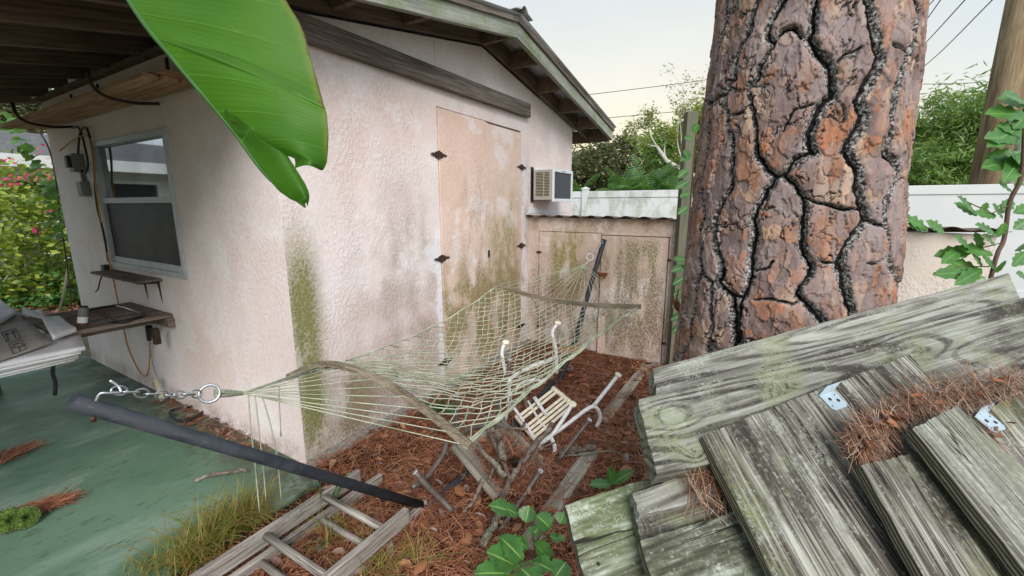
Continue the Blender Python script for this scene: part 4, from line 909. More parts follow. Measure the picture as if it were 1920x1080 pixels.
# ------------------------------------------------ bronze sling chair, upside down
bc = thing('sling_chair', 'overturned bronze tube chair with woven tan sling below the hammock bar', 'chair', gnd(940, 880))
bt = lambda name, pts, r=.0125, mat='tube_brown', cv=4: tubeobj(name, [px(*p) for p in pts], r, M[mat], bc, 10, curve=cv)
s0, s1, s2, s3 = px(850, 838, 2.15), px(930, 934, 1.98), px(1018, 864, 2.30), px(942, 792, 2.50)
n = 10; V = []; 
for j in range(n+1):
    for i in range(n+1):
        a, b = i/n, j/n; p = (s0.lerp(s1, a)).lerp(s3.lerp(s2, a), b)-Vector((0, 0, .05*math.sin(math.pi*a)*math.sin(math.pi*b))); V.append(p)
g = MB(); up = Vector((0, 0, .003))
g.add(V+[p-up for p in V], [(j*(n+1)+i, j*(n+1)+i+1, (j+1)*(n+1)+i+1, (j+1)*(n+1)+i) for j in range(n) for i in range(n)]+[((n+1)**2+j*(n+1)+i, (n+1)**2+(j+1)*(n+1)+i, (n+1)**2+(j+1)*(n+1)+i+1, (n+1)**2+j*(n+1)+i+1) for j in range(n) for i in range(n)])
g.build('sling', M['sling'], bc, frame_of(s0, s1-s0, (0, 0, 1)), fix=False, smooth=True)
tubeobj('side_rail', [s0, s1], .0175, M['sling'], bc, 12); tubeobj('side_rail', [s3, s2], .0175, M['sling'], bc, 12)
tubeobj('end_rail', [s0, px(878, 806, 2.35), s3], .012, M['tube_brown'], bc, 10, curve=4)
bt('leg', [(858, 738, 2.20), (856, 790, 2.24), (853, 835, 2.26)]); bt('leg', [(956, 674, 2.50), (952, 700, 2.51), (936, 750, 2.54), (932, 800, 2.56)])
bt('leg', [(1105, 788, 2.42), (1075, 826, 2.38), (1046, 864, 2.34)], .011); bt('leg', [(1013, 884, 2.06), (975, 940, 2.0), (935, 998, 1.90)], .012)
bt('armrest', [(838, 828, 2.20), (832, 850, 2.16), (812, 880, 2.10), (795, 900, 2.05), (772, 914, 2.0)]); bt('armrest', [(779, 886, 1.96), (800, 910, 1.97), (826, 935, 2.0), (848, 958, 2.0)], .0145)
for x, y, t, d in ((858, 739, 2.2, (.0, 0, 1)), (956, 675, 2.5, (.1, 0, 1)), (1105, 788, 2.42, (.4, -.2, .8)), (1013, 884, 2.06, (.4, -.2, .8)), (779, 886, 1.96, (-.6, 0, .6))):
    c = px(x, y, t); d = Vector(d).normalized(); MB().tube([c, c+d*.006], .0138, 12).build('foot_cap', M['alu'], bc, Matrix.Translation(c))

# ------------------------------------------------ ladder lying on the ground
lad = thing('wooden_ladder', 'old silvered wooden extension ladder lying on the ground by the patio edge', 'ladder', S(-.6, -.5))
for (v, ue_) in ((-.462, -.01), (-.872, -.09)):
    beam('side_rail', S(-2.4, v, .105), S(ue_, v, .105), .026, .070, (0, 0, 1), M['ladder'], lad, bevel=.004)
for (v, ue_) in ((-.497, .10), (-.842, .06)):
    beam('side_rail', S(-2.2, v, .035), S(ue_, v, .035), .024, .062, (0, 0, 1), M['ladder'], lad, bevel=.004)
for u in (-.215, -.49, -.765, -1.04, -1.315, -1.59, -1.865):
    tubeobj('rung', [S(u, -.470, .118), S(u, -.865, .118)], .0155, M['ladder'], lad, 10, frame=frame_of(S(u, -.47, .118), S(u, -.87, .118)-S(u, -.47, .118), (0, 0, 1)))
    u2 = u-.045; tubeobj('rung', [S(u2, -.50, .042), S(u2, -.84, .042)], .0145, M['ladder'], lad, 10, frame=frame_of(S(u2, -.50, .042), S(u2, -.84, .042)-S(u2, -.50, .042), (0, 0, 1)))
c = S(-.80, -.447, .11); MB().prism([(-.03, -.012), (.03, -.012), (.03, .012), (-.03, .012)], 0, .003, lambda p, q, r: c+SHED.to_3x3() @ Vector((p, r, q))).build('rail_plate', M['plate'], lad, Matrix.Translation(c))
# landscape edging timbers
def gs(x, y, z): return gnd(x, y, z)
for pts, lb in (([(1215, 688), (1128, 800)], 'far split grey edging timber half buried in pine needles'), ([(1112, 852), (985, 1040)], 'near pale grey edging timber beside the sling chair'), ([(1208, 688), (1244, 692)], 'short grey timber stub at the foot of the low shed door')):
    zt_ = .0 if 'near' in lb else -.018; a, b = gnd(*pts[0], zt_), gnd(*pts[1], zt_); tag(beam('edging_timber', a, b, .085, .09, (0, 0, 1), M['edging'], bevel=.008), lb, 'timber', 'timbers edging the needle bed')

# ------------------------------------------------ things on the window wall
sh = thing('wall_shelf', 'long brown plank shelf under the rafters above the window', 'shelf', S(0, .66, 2.1))
for i in range(3):
    MB().box(-.018-.078*(i+1), -.018-.078*i-.006, .60+i*.03, 3.30+.1*i, 2.085, 2.11, SHED).build('shelf_board', M['shelfwood'], sh, frame_of(S(-.1, .6, 2.09), S(0, 1, 0)-S(0, 0, 0), (0, 0, 1)), bevel=.003)
for i in range(4):
    MB().box(-.20, -.02, .60+.1*i-.02, .66+.1*i-.02, 2.111, 2.128, SHED).build('shelf_batten', M['shelfwood'], sh, SHED, bevel=.002)
for v, sz in ((1.15, .009), (2.68, .010)):
    tubeobj('shelf_hook', [S(-.005, v, 2.06), S(-.12, v+.02, 2.045), S(-.24, v+.04, 2.06), S(-.29, v+.05, 2.11), S(-.30, v+.05, 2.19)], sz, M['iron'], sh, 8, curve=5)
for v, (x, y) in ((.97, (290, 112)), (2.05, (157, 170)), (2.6, (118, 182))):
    MB().box(-.012, -.0025, v-.012, v+.012, 2.13, 2.29, SHED).build('strap', M['iron'], sh, SHED)
tb = thing('wall_table', 'weathered slatted wooden work table fixed to the wall beneath the window', 'table', S(0, 1.75, .69))
for i in range(5):
    vv = 1.41+i*.150; beam('slat', S(-.006, vv+.07, .690), S(-.58, vv+.07, .690), .126, .026, (0, 0, 1), M['tablewood'], tb, bevel=.004)
for vv in (1.62, 2.04):
    beam('bracket_rail', S(-.02, vv, .645), S(-.50, vv, .645), .038, .06, (0, 0, 1), M['tablewood'], tb, bevel=.004)
MB().box(-.045, -.003, 1.40, 2.16, .61, .675, SHED).build('wall_cleat', M['tablewood'], tb, SHED, bevel=.003)
MB().box(-.12, -.085, 1.44, 1.48, .50, .612, SHED).build('hinge_leg', M['iron'], tb, SHED)
ss = thing('small_shelf', 'small dark wooden shelf on two iron brackets right under the window', 'shelf', S(0, 1.9, .93))
MB().box(-.15, -.003, 1.50, 2.36, .928, .945, SHED).build('board', M['tablewood'], ss, frame_of(S(0, 1.5, .93), S(0, 1, 0)-S(0, 0, 0), (0, 0, 1)), bevel=.003)
for v in (1.56, 1.80):
    MB().prism([(-.0025, .927), (-.13, .927), (-.13, .917), (-.014, .905), (-.0025, .76)], v-.006, v+.006, lambda p, q, r: S(p, r, q)).build('bracket', M['iron'], ss, SHED)
# electrical boxes, plugs, cords
eb = thing('outlet_box', 'upper grey weatherproof outlet box with plugged cord left of the window', 'electrical box', S(0, 2.62, 1.78), 'electrical boxes left of the window')
MB().box(-.075, -.0025, 2.58, 2.68, 1.71, 1.85, SHED).build('box_body', M['boxgrey'], eb, SHED, bevel=.006); MB().box(-.10, -.076, 2.60, 2.66, 1.74, 1.83, SHED).build('cover', M['black'], eb, SHED, bevel=.004)
MB().box(-.03, -.0025, 2.615, 2.645, 1.64, 1.71, SHED).build('conduit', M['boxgrey'], eb, SHED)
eb2 = thing('switch_box', 'lower plain grey electrical box left of the window', 'electrical box', S(0, 2.6, 1.58), 'electrical boxes left of the window')
MB().box(-.05, -.0025, 2.56, 2.68, 1.52, 1.64, SHED).build('box_body', M['boxgrey'], eb2, SHED, bevel=.005); MB().box(-.055, -.051, 2.57, 2.67, 1.53, 1.63, SHED).build('cover', M['boxgrey'], eb2, SHED, bevel=.002)
def U(x, y, u=-.03): return SHED @ onu(x, y, u)
tag(tubeobj('power_cable', [U(135, 240), U(148, 240), U(158, 270), U(165, 310), U(157, 325), U(147, 300), U(150, 250), U(162, 240), U(170, 265), U(176, 300), U(181, 380), U(195, 440), U(203, 490)], .0075, M['black'], None, 6, curve=5), 'thick black cord looping down the wall left of the window', 'cord')
tag(tubeobj('extension_cable', [U(112, 283, -.05), U(130, 268), U(150, 256), U(168, 258), U(176, 290), U(180, 350), U(190, 420), U(200, 470), U(212, 520), U(222, 570), U(231, 612), U(240, 650), U(255, 685), U(268, 704), U(277, 700), U(281, 670), U(280, 635)], .0055, M['orange'], None, 6, curve=5), 'orange extension cord hanging in a loop below the work table', 'cord')
tag(tubeobj('thin_cable', [U(282, 620), U(283, 660), U(290, 695), SHED @ Vector((-.05, 1.68, .02))+Vector((0, 0, .12))], .004, M['greycord'], None, 6, curve=5), 'thin grey cord hanging from the table down to the power strip', 'cord')
tag(MB().tube([U(279, 612, -.06), U(280, 638, -.06)], [.022, .014], 8).build('cord_plug', M['black'], None, Matrix.Translation(U(280, 620, -.06))), 'black cord plug hanging under the right end of the table', 'plug')
ps = gnd(305, 752, .01); pst = U(292, 712, -.05)
t = thing('power_strip', 'beige power strip leaning against the wall on the patio', 'power strip', ps); frp = frame_of(ps, pst-ps, (-.8, -.3, .4)); Lp = (pst-ps).length
MB().box(0, Lp, -.025, .025, -.015, .015).build('strip_body', M['beige'], t, frp, world=False, bevel=.005)
for i in range(4): MB().box(.04+i*.05, .06+i*.05, -.010, .010, .0155, .0165).build('socket', M['ink'], t, frp, world=False)
pg = thing('power_adapter', 'black power adapter hanging at the left end of the small shelf', 'adapter', U(190, 510))
MB().box(-.055, -.003, 2.40, 2.47, .90, .98, SHED).build('adapter_body', M['black'], pg, SHED, bevel=.006); tubeobj('adapter_cord', [U(195, 512), U(188, 525, -.06), U(184, 542, -.06), U(179, 547, -.07)], .005, M['black'], pg, 6, curve=4)
# saw and caulk tube on the table
def T(u, v, z=.702): return S(u, v, z)
sw = thing('hacksaw', 'old hacksaw with a black frame lying on the slatted table', 'saw', T(-.2, 1.75))
tq = lambda x, y, z=.712: gnd(x, y, z)
tubeobj('saw_frame', [tq(165, 582), tq(190, 577), tq(217, 573)], .008, M['black'], sw, 6, curve=3)
tubeobj('saw_bar', [tq(217, 573), tq(240, 579), tq(262, 586)], .0065, M['steel'], sw, 6)
tubeobj('saw_handle', [tq(264, 585), tq(267, 592), tq(250, 598), tq(232, 603), tq(212, 603), tq(206, 600)], .011, M['black'], sw, 8, curve=4)
p0, p1 = tq(179, 580, .707), tq(211, 601, .707); dd = (p1-p0).cross(Vector((0, 0, 1))).normalized()*.010; uz = Vector((0, 0, .003))
MB().hexa([p0-dd, p1-dd, p1+dd, p0+dd, p0-dd+uz, p1-dd+uz, p1+dd+uz, p0+dd+uz]).build('saw_blade', M['rust'], sw, SHED)
cb = tq(154, 611, .704); tcb = (cb-Vector((0, 0, H))).length/Vector(ray(154, 611)).length; ct = px(157, 577, tcb)
ck = thing('caulk_tube', 'dirty grey caulk tube standing on the slatted table next to the foam', 'tube', cb)
MB().tube([cb, ct], .024, 16).build('tube_body', M['boxgrey'], ck, Matrix.Translation(cb)); MB().tube([cb.lerp(ct, .18), cb.lerp(ct, .5)], .0246, 16).build('tube_label', M['foam'], ck, Matrix.Translation(cb)); MB().tube([cb.lerp(ct, .02), cb.lerp(ct, .14)], .0250, 16).build('tube_ring', M['rust'], ck, Matrix.Translation(cb)); MB().tube([ct, ct.lerp(cb, -.12)], [.022, .018], 14).build('plunger', M['black'], ck, Matrix.Translation(cb))

# ------------------------------------------------ stack of foam and cardboard at the left edge
def quad_sheet(nm, P, th, mat, parent=None, n=10, wav=.004, seed=0, **kw):
    P = [Vector(p) for p in P]; no = (P[1]-P[0]).cross(P[3]-P[0]).normalized(); no = no if no.z > 0 else -no; vs = []; r_ = random.Random(seed)
    ph = r_.uniform(0, 6)
    for l in (0, 1):
        for j in range(n+1):
            for i in range(n+1):
                a, b = i/n, j/n; vs.append(P[0].lerp(P[1], a).lerp(P[3].lerp(P[2], a), b)+no*(th*l+wav*math.sin(a*7+ph)*math.cos(b*5+ph)))
    m_ = (n+1)**2; fs = []
    for j in range(n):
        for i in range(n):
            k = j*(n+1)+i; fs += [(k, k+n+1, k+n+2, k+1), (m_+k, m_+k+1, m_+k+n+2, m_+k+n+1)]
    for i in range(n):
        for a, b in ((i, i+1), (n*(n+1)+i+1, n*(n+1)+i), ((i+1)*(n+1), i*(n+1)), (i*(n+1)+n, (i+1)*(n+1)+n)): fs.append((a, b, m_+b, m_+a))
    return MB().add(vs, fs).build(nm, mat, parent, frame_of(P[0], P[1]-P[0], no), smooth=True, fix=False, **kw)
ZC = .80
def gp(x, y, z): return gnd(x, y, z)
lbs = ['bottom white foam sheet of the stack at the left edge', 'second foam sheet from the bottom of the stack', 'middle foam sheet of the stack under the cardboard', 'foam sheet second from the top of the stack', 'top white foam sheet directly under the cardboard']
for i in range(5):
    z = .600+i*.0135; fr_x = [140, 147, 143, 152, 161][i]; fr_y = [676, 671, 667, 664, 657][i]
    quad_sheet('foam_sheet', [gp(-170, 750-i*6, z), gp(fr_x, fr_y, z), gp(150, 628, z), gp(-180, 640, z)], .0105 if i < 4 else .020, M['foam'], seed=i, wav=.003, label=lbs[i], cat='foam sheet', group='foam sheets at the left edge')
ZB = .688
quad_sheet('cardboard_box', [gp(-140, 725, ZB), gp(96, 644, ZB), gp(40, 588, ZB), gp(-150, 640, ZB)], .010, M['card'], wav=.002, seed=9)
cbx = bpy.data.objects['cardboard_box']; tag(cbx, 'flattened damp cardboard box printed with two up arrows at the left edge', 'cardboard')
cf = cbx.matrix_basis.copy()
def onc(x, y, d=.0125): return gp(x, y, ZB+d)
ar = MB()
def ln(a, b, w=.0017): ar.tube([onc(*a), onc(*b)], w, 4)
sq1 = [(3, 624), (28, 615.6), (38.5, 634), (13, 641.7)]; sq2 = [(15.6, 644.8), (40.6, 637.5), (50, 654), (25, 663.5)]
for q_ in (sq1, sq2):
    for k in range(4): ln(q_[k], q_[(k+1) % 4])
for (a0x, a0y), (b0x, b0y) in (((15.6, 638), (12, 624)), ((28.5, 633), (23.5, 620))):
    ln((a0x, a0y), (b0x, b0y), .0024); ln((b0x, b0y), (b0x-2.5, b0y+5), .0024); ln((b0x, b0y), (b0x+5, b0y+3), .0024)
um = [(24, 652), (26, 647.5), (31, 644.5), (37, 643.5), (42, 645), (44.5, 648)]
for p_, q_ in zip(um[:-1], um[1:]): ln(p_, q_, .0022)
ln((24, 652), (44.5, 648), .0022); ln((34.5, 650), (38, 658.5), .002)
for k in range(3): ln((23+k*5, 644.5-k*1.4), (25+k*5, 646-k*1.4), .0014)
ar.build('printed_arrows', M['ink'], cbx, cf, fix=False)
quad_sheet('foam_offcut', [gp(100, 638, .703), gp(144, 622, .703), gp(114, 600, .703), gp(77, 597, .703)], .026, M['foam'], n=8, wav=.004, seed=3, label='thick white foam offcut lying on the cardboard', cat='foam sheet')
quad_sheet('plastic_bag', [gp(40, 592, .705), gp(88, 600, .705), gp(80, 588, .705), gp(45, 582, .705)], .02, M['foam'], n=8, wav=.008, seed=13, label='scrap of crumpled white plastic behind the cardboard', cat='packing')
quad_sheet('crumpled_wrap', [gp(-70, 640, .72), gp(35, 588, .72), gp(-8, 556, .72), gp(-90, 590, .72)], .01, M['foam'], n=10, wav=.012, seed=5, label='crumpled pale packing sheet on top at the left edge', cat='packing')
tag(tubeobj('black_strap', [px(93, 672, 2.62), px(100, 682, 2.58), px(99, 700, 2.58), px(104, 718, 2.58), px(103, 741, 2.58)], .010, M['black'], None, 6, curve=4), 'black strap hanging down from the foam stack', 'strap')
tag(tubeobj('white_cable', [gp(45, 694, .05), gp(90, 692, .02), gp(125, 683, .02), gp(145, 672, .03), gp(140, 664, .05)], .004, M['foam'], None, 6, curve=5), 'thin white cable lying on the patio below the foam stack', 'cable')
stand = thing('trestle', 'low wooden trestle carrying the foam and cardboard stack', 'trestle', gp(0, 700, 0))
for (x, y) in ((-95, 700), (-40, 600), (-170, 640), (-120, 590)):
    c = gp(x, y, .60); MB().box(c.x-.02, c.x+.02, c.y-.02, c.y+.02, 0, .598).build('leg', M['tablewood'], stand, Matrix.Translation((c.x, c.y, 0)))
tag(tubeobj('black_hose', [gnd(415, 745, .02), gnd(350, 790, .02), gnd(320, 770, .02), gnd(400, 758, .02), gnd(440, 762, .02), gnd(456, 790, .02), gnd(470, 800, .02)], .008, M['black'], None, 6, curve=6), 'black hose curling on the patio along the wall', 'hose')

# ------------------------------------------------ foliage helpers
def leaf_cloud(cent, rad, n, size, seed, clumps=40, tight=.22, flat=.7, asp=.45, droop=0.0, shell=.55):
    r = np.random.RandomState(seed); cent, rad = np.array(cent, float), np.array(rad, float)
    d = r.normal(size=(clumps, 3)); d /= np.linalg.norm(d, axis=1)[:, None]; cc = cent+d*rad*(shell+(1-shell)*r.rand(clumps)[:, None])*(.75+.35*r.rand(clumps)[:, None])
    k = r.randint(clumps, size=n); P = cc[k]+r.normal(size=(n, 3))*rad*tight*(.6+.8*r.rand(clumps)[k][:, None])
    L = size*(.6+.8*r.rand(n)); a = r.rand(n)*6.283; el = r.normal(size=n)*flat*.6-droop
    X = np.stack([np.cos(a)*np.cos(el), np.sin(a)*np.cos(el), np.sin(el)], 1); up = np.stack([r.normal(size=n)*flat, r.normal(size=n)*flat, np.ones(n)], 1)
    Y = np.cross(up, X); Y /= np.linalg.norm(Y, axis=1)[:, None]+1e-9; N = np.cross(X, Y)
    L = L[:, None]; w = L*asp*.5
    V = np.stack([P, P+X*L*.45+Y*w-N*L*.08, P+X*L, P+X*L*.45-Y*w-N*L*.08], 1).reshape(-1, 3)
    i = np.arange(n)[:, None]*4; T_ = np.concatenate([i+[[0, 2, 1]], i+[[0, 3, 2]]], 0)
    return V, T_, cc
def tree(name, label, cat, base, cent, rad, n, size, seed, mat, trunk_r=.12, group=None, bark='bark', **kw):
    base = Vector(base); t = thing(name, label, cat, base, group); V, T_, cc = leaf_cloud(cent, rad, n, size, seed, **kw)
    npobj('crown', V, T_, M[mat], t, Matrix.Translation(base))
    c = Vector(cent); g = MB(); r = random.Random(seed)
    g.tube(crom([base, base.lerp(c, .5)+Vector((r.uniform(-.1, .1), r.uniform(-.1, .1), 0))*rad[0]*.3, c], 4), [trunk_r*(1-.09*i) for i in range(9)], 8)
    for q in cc[:14]: 
        q = Vector(q); g.tube([base.lerp(c, r.uniform(.5, .95)), q.lerp(c, .5)+Vector((0, 0, -.08*rad[2])), q], [trunk_r*.35, trunk_r*.2, trunk_r*.08], 5)
    g.build('trunk', M[bark], t, Matrix.Translation(base), smooth=True, fix=False); return t
def at(x, y, t): return px(x, y, t)
def gz(p): return (p[0], p[1], -.05)
# background trees
c = at(1165, 318, 24); tree('oak_tree', 'dark spreading oak beyond the white fence, seen right of the shed eave', 'tree', gz(c), c, (3.0, 2.2, 1.9), 9500, .22, 1, 'lf_oak', .3, 'background trees', clumps=60, tight=.16, asp=.6)
c = at(1100, 335, 26); tree('oak_tree', 'second dark oak half hidden by the shed corner', 'tree', gz(c), c, (2.4, 2, 1.7), 5500, .22, 2, 'lf_oak', .25, 'background trees', clumps=40, tight=.17, asp=.6)
c = at(1310, 275, 15); tree('leafy_tree', 'yellow-green tree behind the wooden post, left of the pine', 'tree', gz(c), c, (.85, 1.2, 1.5), 6500, .15, 3, 'lf_yel', .12, 'background trees', clumps=60, tight=.13)
c = at(1290, 300, 19); tree('leafy_tree', 'denser green tree low behind the wooden post', 'tree', gz(c), c, (2.2, 1.4, 1.5), 9000, .2, 13, 'lf_bush', .12, 'background trees', clumps=40, tight=.18)
# bare branching tree
bt_ = thing('bare_tree', 'pale bare-branched tree with sparse leaves right of the oak', 'tree', gz(at(1330, 350, 14)), 'background trees')
g = MB(); rb = random.Random(8); tips = []
def br(p, q, r0, d):
    g.tube(crom([p, p.lerp(q, .5)+Vector((rb.uniform(-1, 1), rb.uniform(-1, 1), rb.uniform(-1, 1)))*(q-p).length*.09, q], 3), [r0*(1-.5*i/6) for i in range(7)], 5); tips.append(q)
    if d > 0:
        for k in range(3):
            dd = (q-p); n_ = Vector((rb.uniform(-1, 1), rb.uniform(-.6, .6), rb.uniform(-.5, .7)))*dd.length*.5
            br(p.lerp(q, rb.uniform(.55, 1)), q+dd*.25+n_, r0*.5, d-1)
b0 = at(1345, 350, 14); b0.z = -.05; k0 = at(1290, 325, 14); k1 = at(1250, 302, 14); k2 = at(1232, 275, 14)
g.tube([b0, at(1335, 345, 14), k0, k1, k2], [.14, .11, .085, .07, .05], 7)
br(k1, at(1248, 262, 14), .04, 3); br(k2, at(1215, 238, 14), .035, 3); br(k0, at(1268, 240, 14), .035, 3); br(k2, at(1205, 268, 14), .03, 2)
g.build('branches', M['palebark'], bt_, Matrix.Translation(b0), smooth=True, fix=False)
rn = np.random.RandomState(3); tp = np.array([tuple(q) for q in tips]); P = tp[rn.randint(len(tp), size=2600)]+rn.normal(size=(2600, 3))*.10
V, T_, _ = leaf_cloud((0, 0, 0), (1, 1, 1), 2600, .09, 4); off = V.reshape(-1, 4, 3); off = off-off[:, :1]+P[:, None]; npobj('leaves', off.reshape(-1, 3), T_, M['lf_yel'], bt_, Matrix.Translation(b0))
# right side
c = at(1850, 258, 9.3); tree('bushy_tree', 'tall leafy green tree with narrow leaves between the pine and the brown pole', 'tree', gz(c), c, (1.55, 1.5, 1.35), 22000, .17, 6, 'lf_bush', .12, 'trees behind the fence', clumps=90, tight=.13, asp=.22, droop=.5)
c = at(1745, 320, 9.0); tree('bushy_tree', 'lower edge of narrow-leaved foliage just over the fence right of the pine', 'tree', gz(c), c, (.9, .8, .55), 7000, .16, 16, 'lf_bush', .08, 'trees behind the fence', clumps=40, tight=.15, asp=.22, droop=.5)
c = at(1700, 325, 17); tree('yellow_tree', 'yellow-green tree seen immediately right of the pine trunk', 'tree', gz(c), c, (1.9, 1.6, 1.5), 12000, .17, 7, 'lf_yel', .12, 'trees behind the fence', clumps=60, tight=.16)
c = at(1755, 310, 21); tree('far_tree', 'hazy grey-green tree farthest back on the right', 'tree', gz(c), c, (2.2, 2, 1.6), 7000, .25, 17, 'lf_oak', .15, 'trees behind the fence', clumps=40)
c = at(1905, 250, 12); tree('bushy_tree', 'dark leafy tree behind the brown pole', 'tree', gz(c), c, (1.3, 1.5, 1.5), 8000, .18, 18, 'lf_bush', .12, 'trees behind the fence', clumps=50, tight=.16, asp=.25)
# far hedge mass so that the horizon is closed, outside the frame as well
V = []; T2 = []; off_ = 0
for i, an in enumerate(range(-100, 100, 8)):
    a = math.radians(an); c = (38*math.sin(a), 38*math.cos(a), 1.6+.5*math.sin(i*2.3)); v_, t_, _ = leaf_cloud(c, (3.4, 3.0, 2.2+.6*math.cos(i*1.7)), 1500, .5, 100+i, clumps=26, tight=.2, asp=.6); V.append(v_); T2.append(t_+off_); off_ += len(v_)
npobj('distant_woodland', np.concatenate(V), np.concatenate(T2), M['lf_oak'], kind='stuff', label='far belt of trees on the horizon')
# palms behind the fence
def palm(c, n, L, seed, label):
    r = random.Random(seed); base = Vector((c[0], c[1], -.05)); t = thing('palm', label, 'palm', base, 'palms behind the fence'); g = MB(); c = Vector(c)
    for i in range(n):
        a = r.uniform(0, 6.28); e_ = r.uniform(.55, 1.35); d = Vector((math.cos(a)*math.cos(e_), math.sin(a)*math.cos(e_), math.sin(e_))); Lf = L*r.uniform(.7, 1.1)
        pts = []; p = c.copy()
        for k in range(9):
            pts.append(p.copy()); p = p+d*Lf/8; d = (d-Vector((0, 0, .17))).normalized()
        g.tube(pts, .008, 4, cap=False)
        for k in range(1, 9):
            for kk in (0, .5):
                q = pts[k-1].lerp(pts[k], kk) if k < 9 else pts[k]; tg = (pts[k]-pts[k-1]).normalized(); sd_ = tg.cross(Vector((0, 0, 1))).normalized()
                ll = L*.34*math.sin(math.pi*(k+kk+1)/10.5)
                for s_ in (-1, 1):
                    e2 = q+(sd_*s_*.8+tg*.6-Vector((0, 0, .35)))*ll; md = q.lerp(e2, .5)+Vector((0, 0, .03)); ww = tg*.018
                    g.add([q-ww*.4, q+ww*.4, md+ww, e2, md-ww], [(0, 1, 2, 3, 4)])
    g.build('fronds', M['lf_palm'], t, Matrix.Translation(base), fix=False)
    g = MB()
    for k in range(5): g.tube([base+Vector((r.uniform(-.12, .12), r.uniform(-.12, .12), 0)), c+Vector((r.uniform(-.1, .1), r.uniform(-.1, .1), 0))], [.05, .035], 7)
    g.build('stems', M['bark'], t, Matrix.Translation(base), smooth=True, fix=False)
for x, y, tt, n, L, sd_, lb in ((1165, 368, 11, 13, 1.0, 1, 'left green palm peeping over the white fence'), (1215, 372, 11.4, 16, 1.25, 2, 'largest palm fronds over the middle of the fence'), (1262, 372, 11, 12, .9, 3, 'right palm over the fence next to the wooden post'), (1085, 372, 11, 10, .8, 4, 'small palm over the fence by the air conditioner')):
    palm(at(x, y, tt), n, L, sd_, lb)
# utility pole, pale trunk, wires
pb = S(8.95, -5.15, -.1)
pole = MB().tube([pb, pb+Vector((0, 0, 9))], [.225, .19], 20).build('utility_pole', M['pole'], None, frame_of(pb, (0, 0, 1), (1, 0, 0)), smooth=True)
tag(pole, 'thick brown wooden utility pole at the right edge behind the fence', 'pole')
pp = at(1893, 345, 8.2); tag(tubeobj('pale_trunk', [Vector((pp.x, pp.y, -.1)), Vector((pp.x+.12, pp.y, 2.6)), Vector((pp.x+.3, pp.y, 3.6))], [.15, .13, .11], M['palebark'], None, 12, curve=4), 'pale slim trunk right of the brown pole behind the fence', 'tree')
def wire(a, b, r, label): tag(tubeobj('power_line', [a, a.lerp(b, .5)-Vector((0, 0, .12)), b], r, M['black'], None, 5, curve=6), label, 'power line', 'overhead wires')
for (a, b), lb in zip((((1690, 52, 16), (1762, -12, 9)), ((1690, 92, 17), (1772, -12, 9)), ((1690, 118, 16), (1820, -12, 8)), ((1700, 150, 16), (1880, -20, 8)), ((1690, 158, 40), (1905, 150, 40)), ((1690, 204, 40), (1800, 218, 40)), ((1100, 178, 40), (1480, 126, 40)), ((1130, 222, 40), (1480, 184, 40)), ((1070, 278, 40), (1480, 234, 40))),
                      ('uppermost wire right of the pine top', 'second wire from the top right of the pine', 'third wire running steeply up to the top right', 'lowest and thickest of the steep wires at top right', 'thin level wire right of the pine, above the trees', 'thin wire dipping just above the yellow tree', 'upper faint wire left of the pine', 'middle wire between shed roof and pine', 'low wire crossing above the oaks')):
    wire(at(*a), at(*b), .012 if a[2] < 30 else .028, lb)
# house opposite (seen at the left edge and in the window glass)
HV = 13.0
hs = thing('neighbour_house', 'white single-storey house with grey roof across the yard on the far left', 'house', S(0, HV))
g = MB(); g.box(-9, 3.2, HV, HV+6, 0, 2.35, SHED); g.build('wall', M['housewhite'], hs, SHED)
MB().prism([(HV-.9, 2.55), (HV+3.4, 3.5), (HV+7.5, 2.55), (HV+7.5, 2.48), (HV-.9, 2.48)], -9.8, 3.9, lambda p, q, r: S(r, p, q)).build('roof', M['shingle'], hs, SHED)
MB().box(-9.8, 3.9, HV-.96, HV-.901, 2.28, 2.55, SHED).build('fascia', M['housewhite'], hs, SHED)
MB().box(-9.7, 3.8, HV-.9, HV-.001, 2.40, 2.44, SHED).build('soffit', M['housewhite'], hs, SHED)
for a in (-7.2, -4.3, -1.2, 1.4):
    f_ = MB().box(a, a+1.3, HV-.04, HV-.0005, 1.0, 2.1, SHED).build('window', M['white'], hs, SHED); MB().box(a+.08, a+1.22, HV-.048, HV-.0405, 1.08, 2.02, SHED).build('pane', M['dark'], f_, SHED)
# bougainvillea
c = at(35, 430, 6.2); bg = thing('bougainvillea', 'sprawling bougainvillea with yellow-green leaves and pink bracts at the left edge', 'shrub', gz(c))
V, T_, cc = leaf_cloud((c.x, c.y, 1.05), (1.15, 1.1, 1.0), 9500, .075, 31, clumps=110, tight=.10, asp=.75); npobj('leaves', V, T_, M['lf_boug'], bg, Matrix.Translation((c.x, c.y, 0)))
g = MB(); rb = random.Random(5)
for q in cc[:45]: q = Vector(q); b_ = Vector((c.x+rb.uniform(-.2, .2), c.y+rb.uniform(-.2, .2), 0)); g.tube(crom([b_, b_.lerp(q, .5)+Vector((0, 0, .35)), q], 3), .010, 5, cap=False)
g.build('stems', M['palebark'], bg, Matrix.Translation((c.x, c.y, 0)), fix=False, smooth=True)
for k, (x, y, tt, n) in enumerate(((45, 335, 5.4, 60), (85, 328, 5.2, 40), (25, 345, 5.4, 30), (95, 345, 5.0, 22), (90, 280, 5, 14), (110, 395, 5, 14), (8, 300, 5.5, 16), (70, 430, 5.2, 6))):
    q = at(x, y, tt); n = n//2; v_, t_, _ = leaf_cloud(q, (.09, .09, .05), n, .05, 60+k, clumps=8, tight=.6, asp=.9); npobj('flower_cluster', v_, t_, M['bract'], bg, Matrix.Translation((c.x, c.y, 0)), kind='stuff')
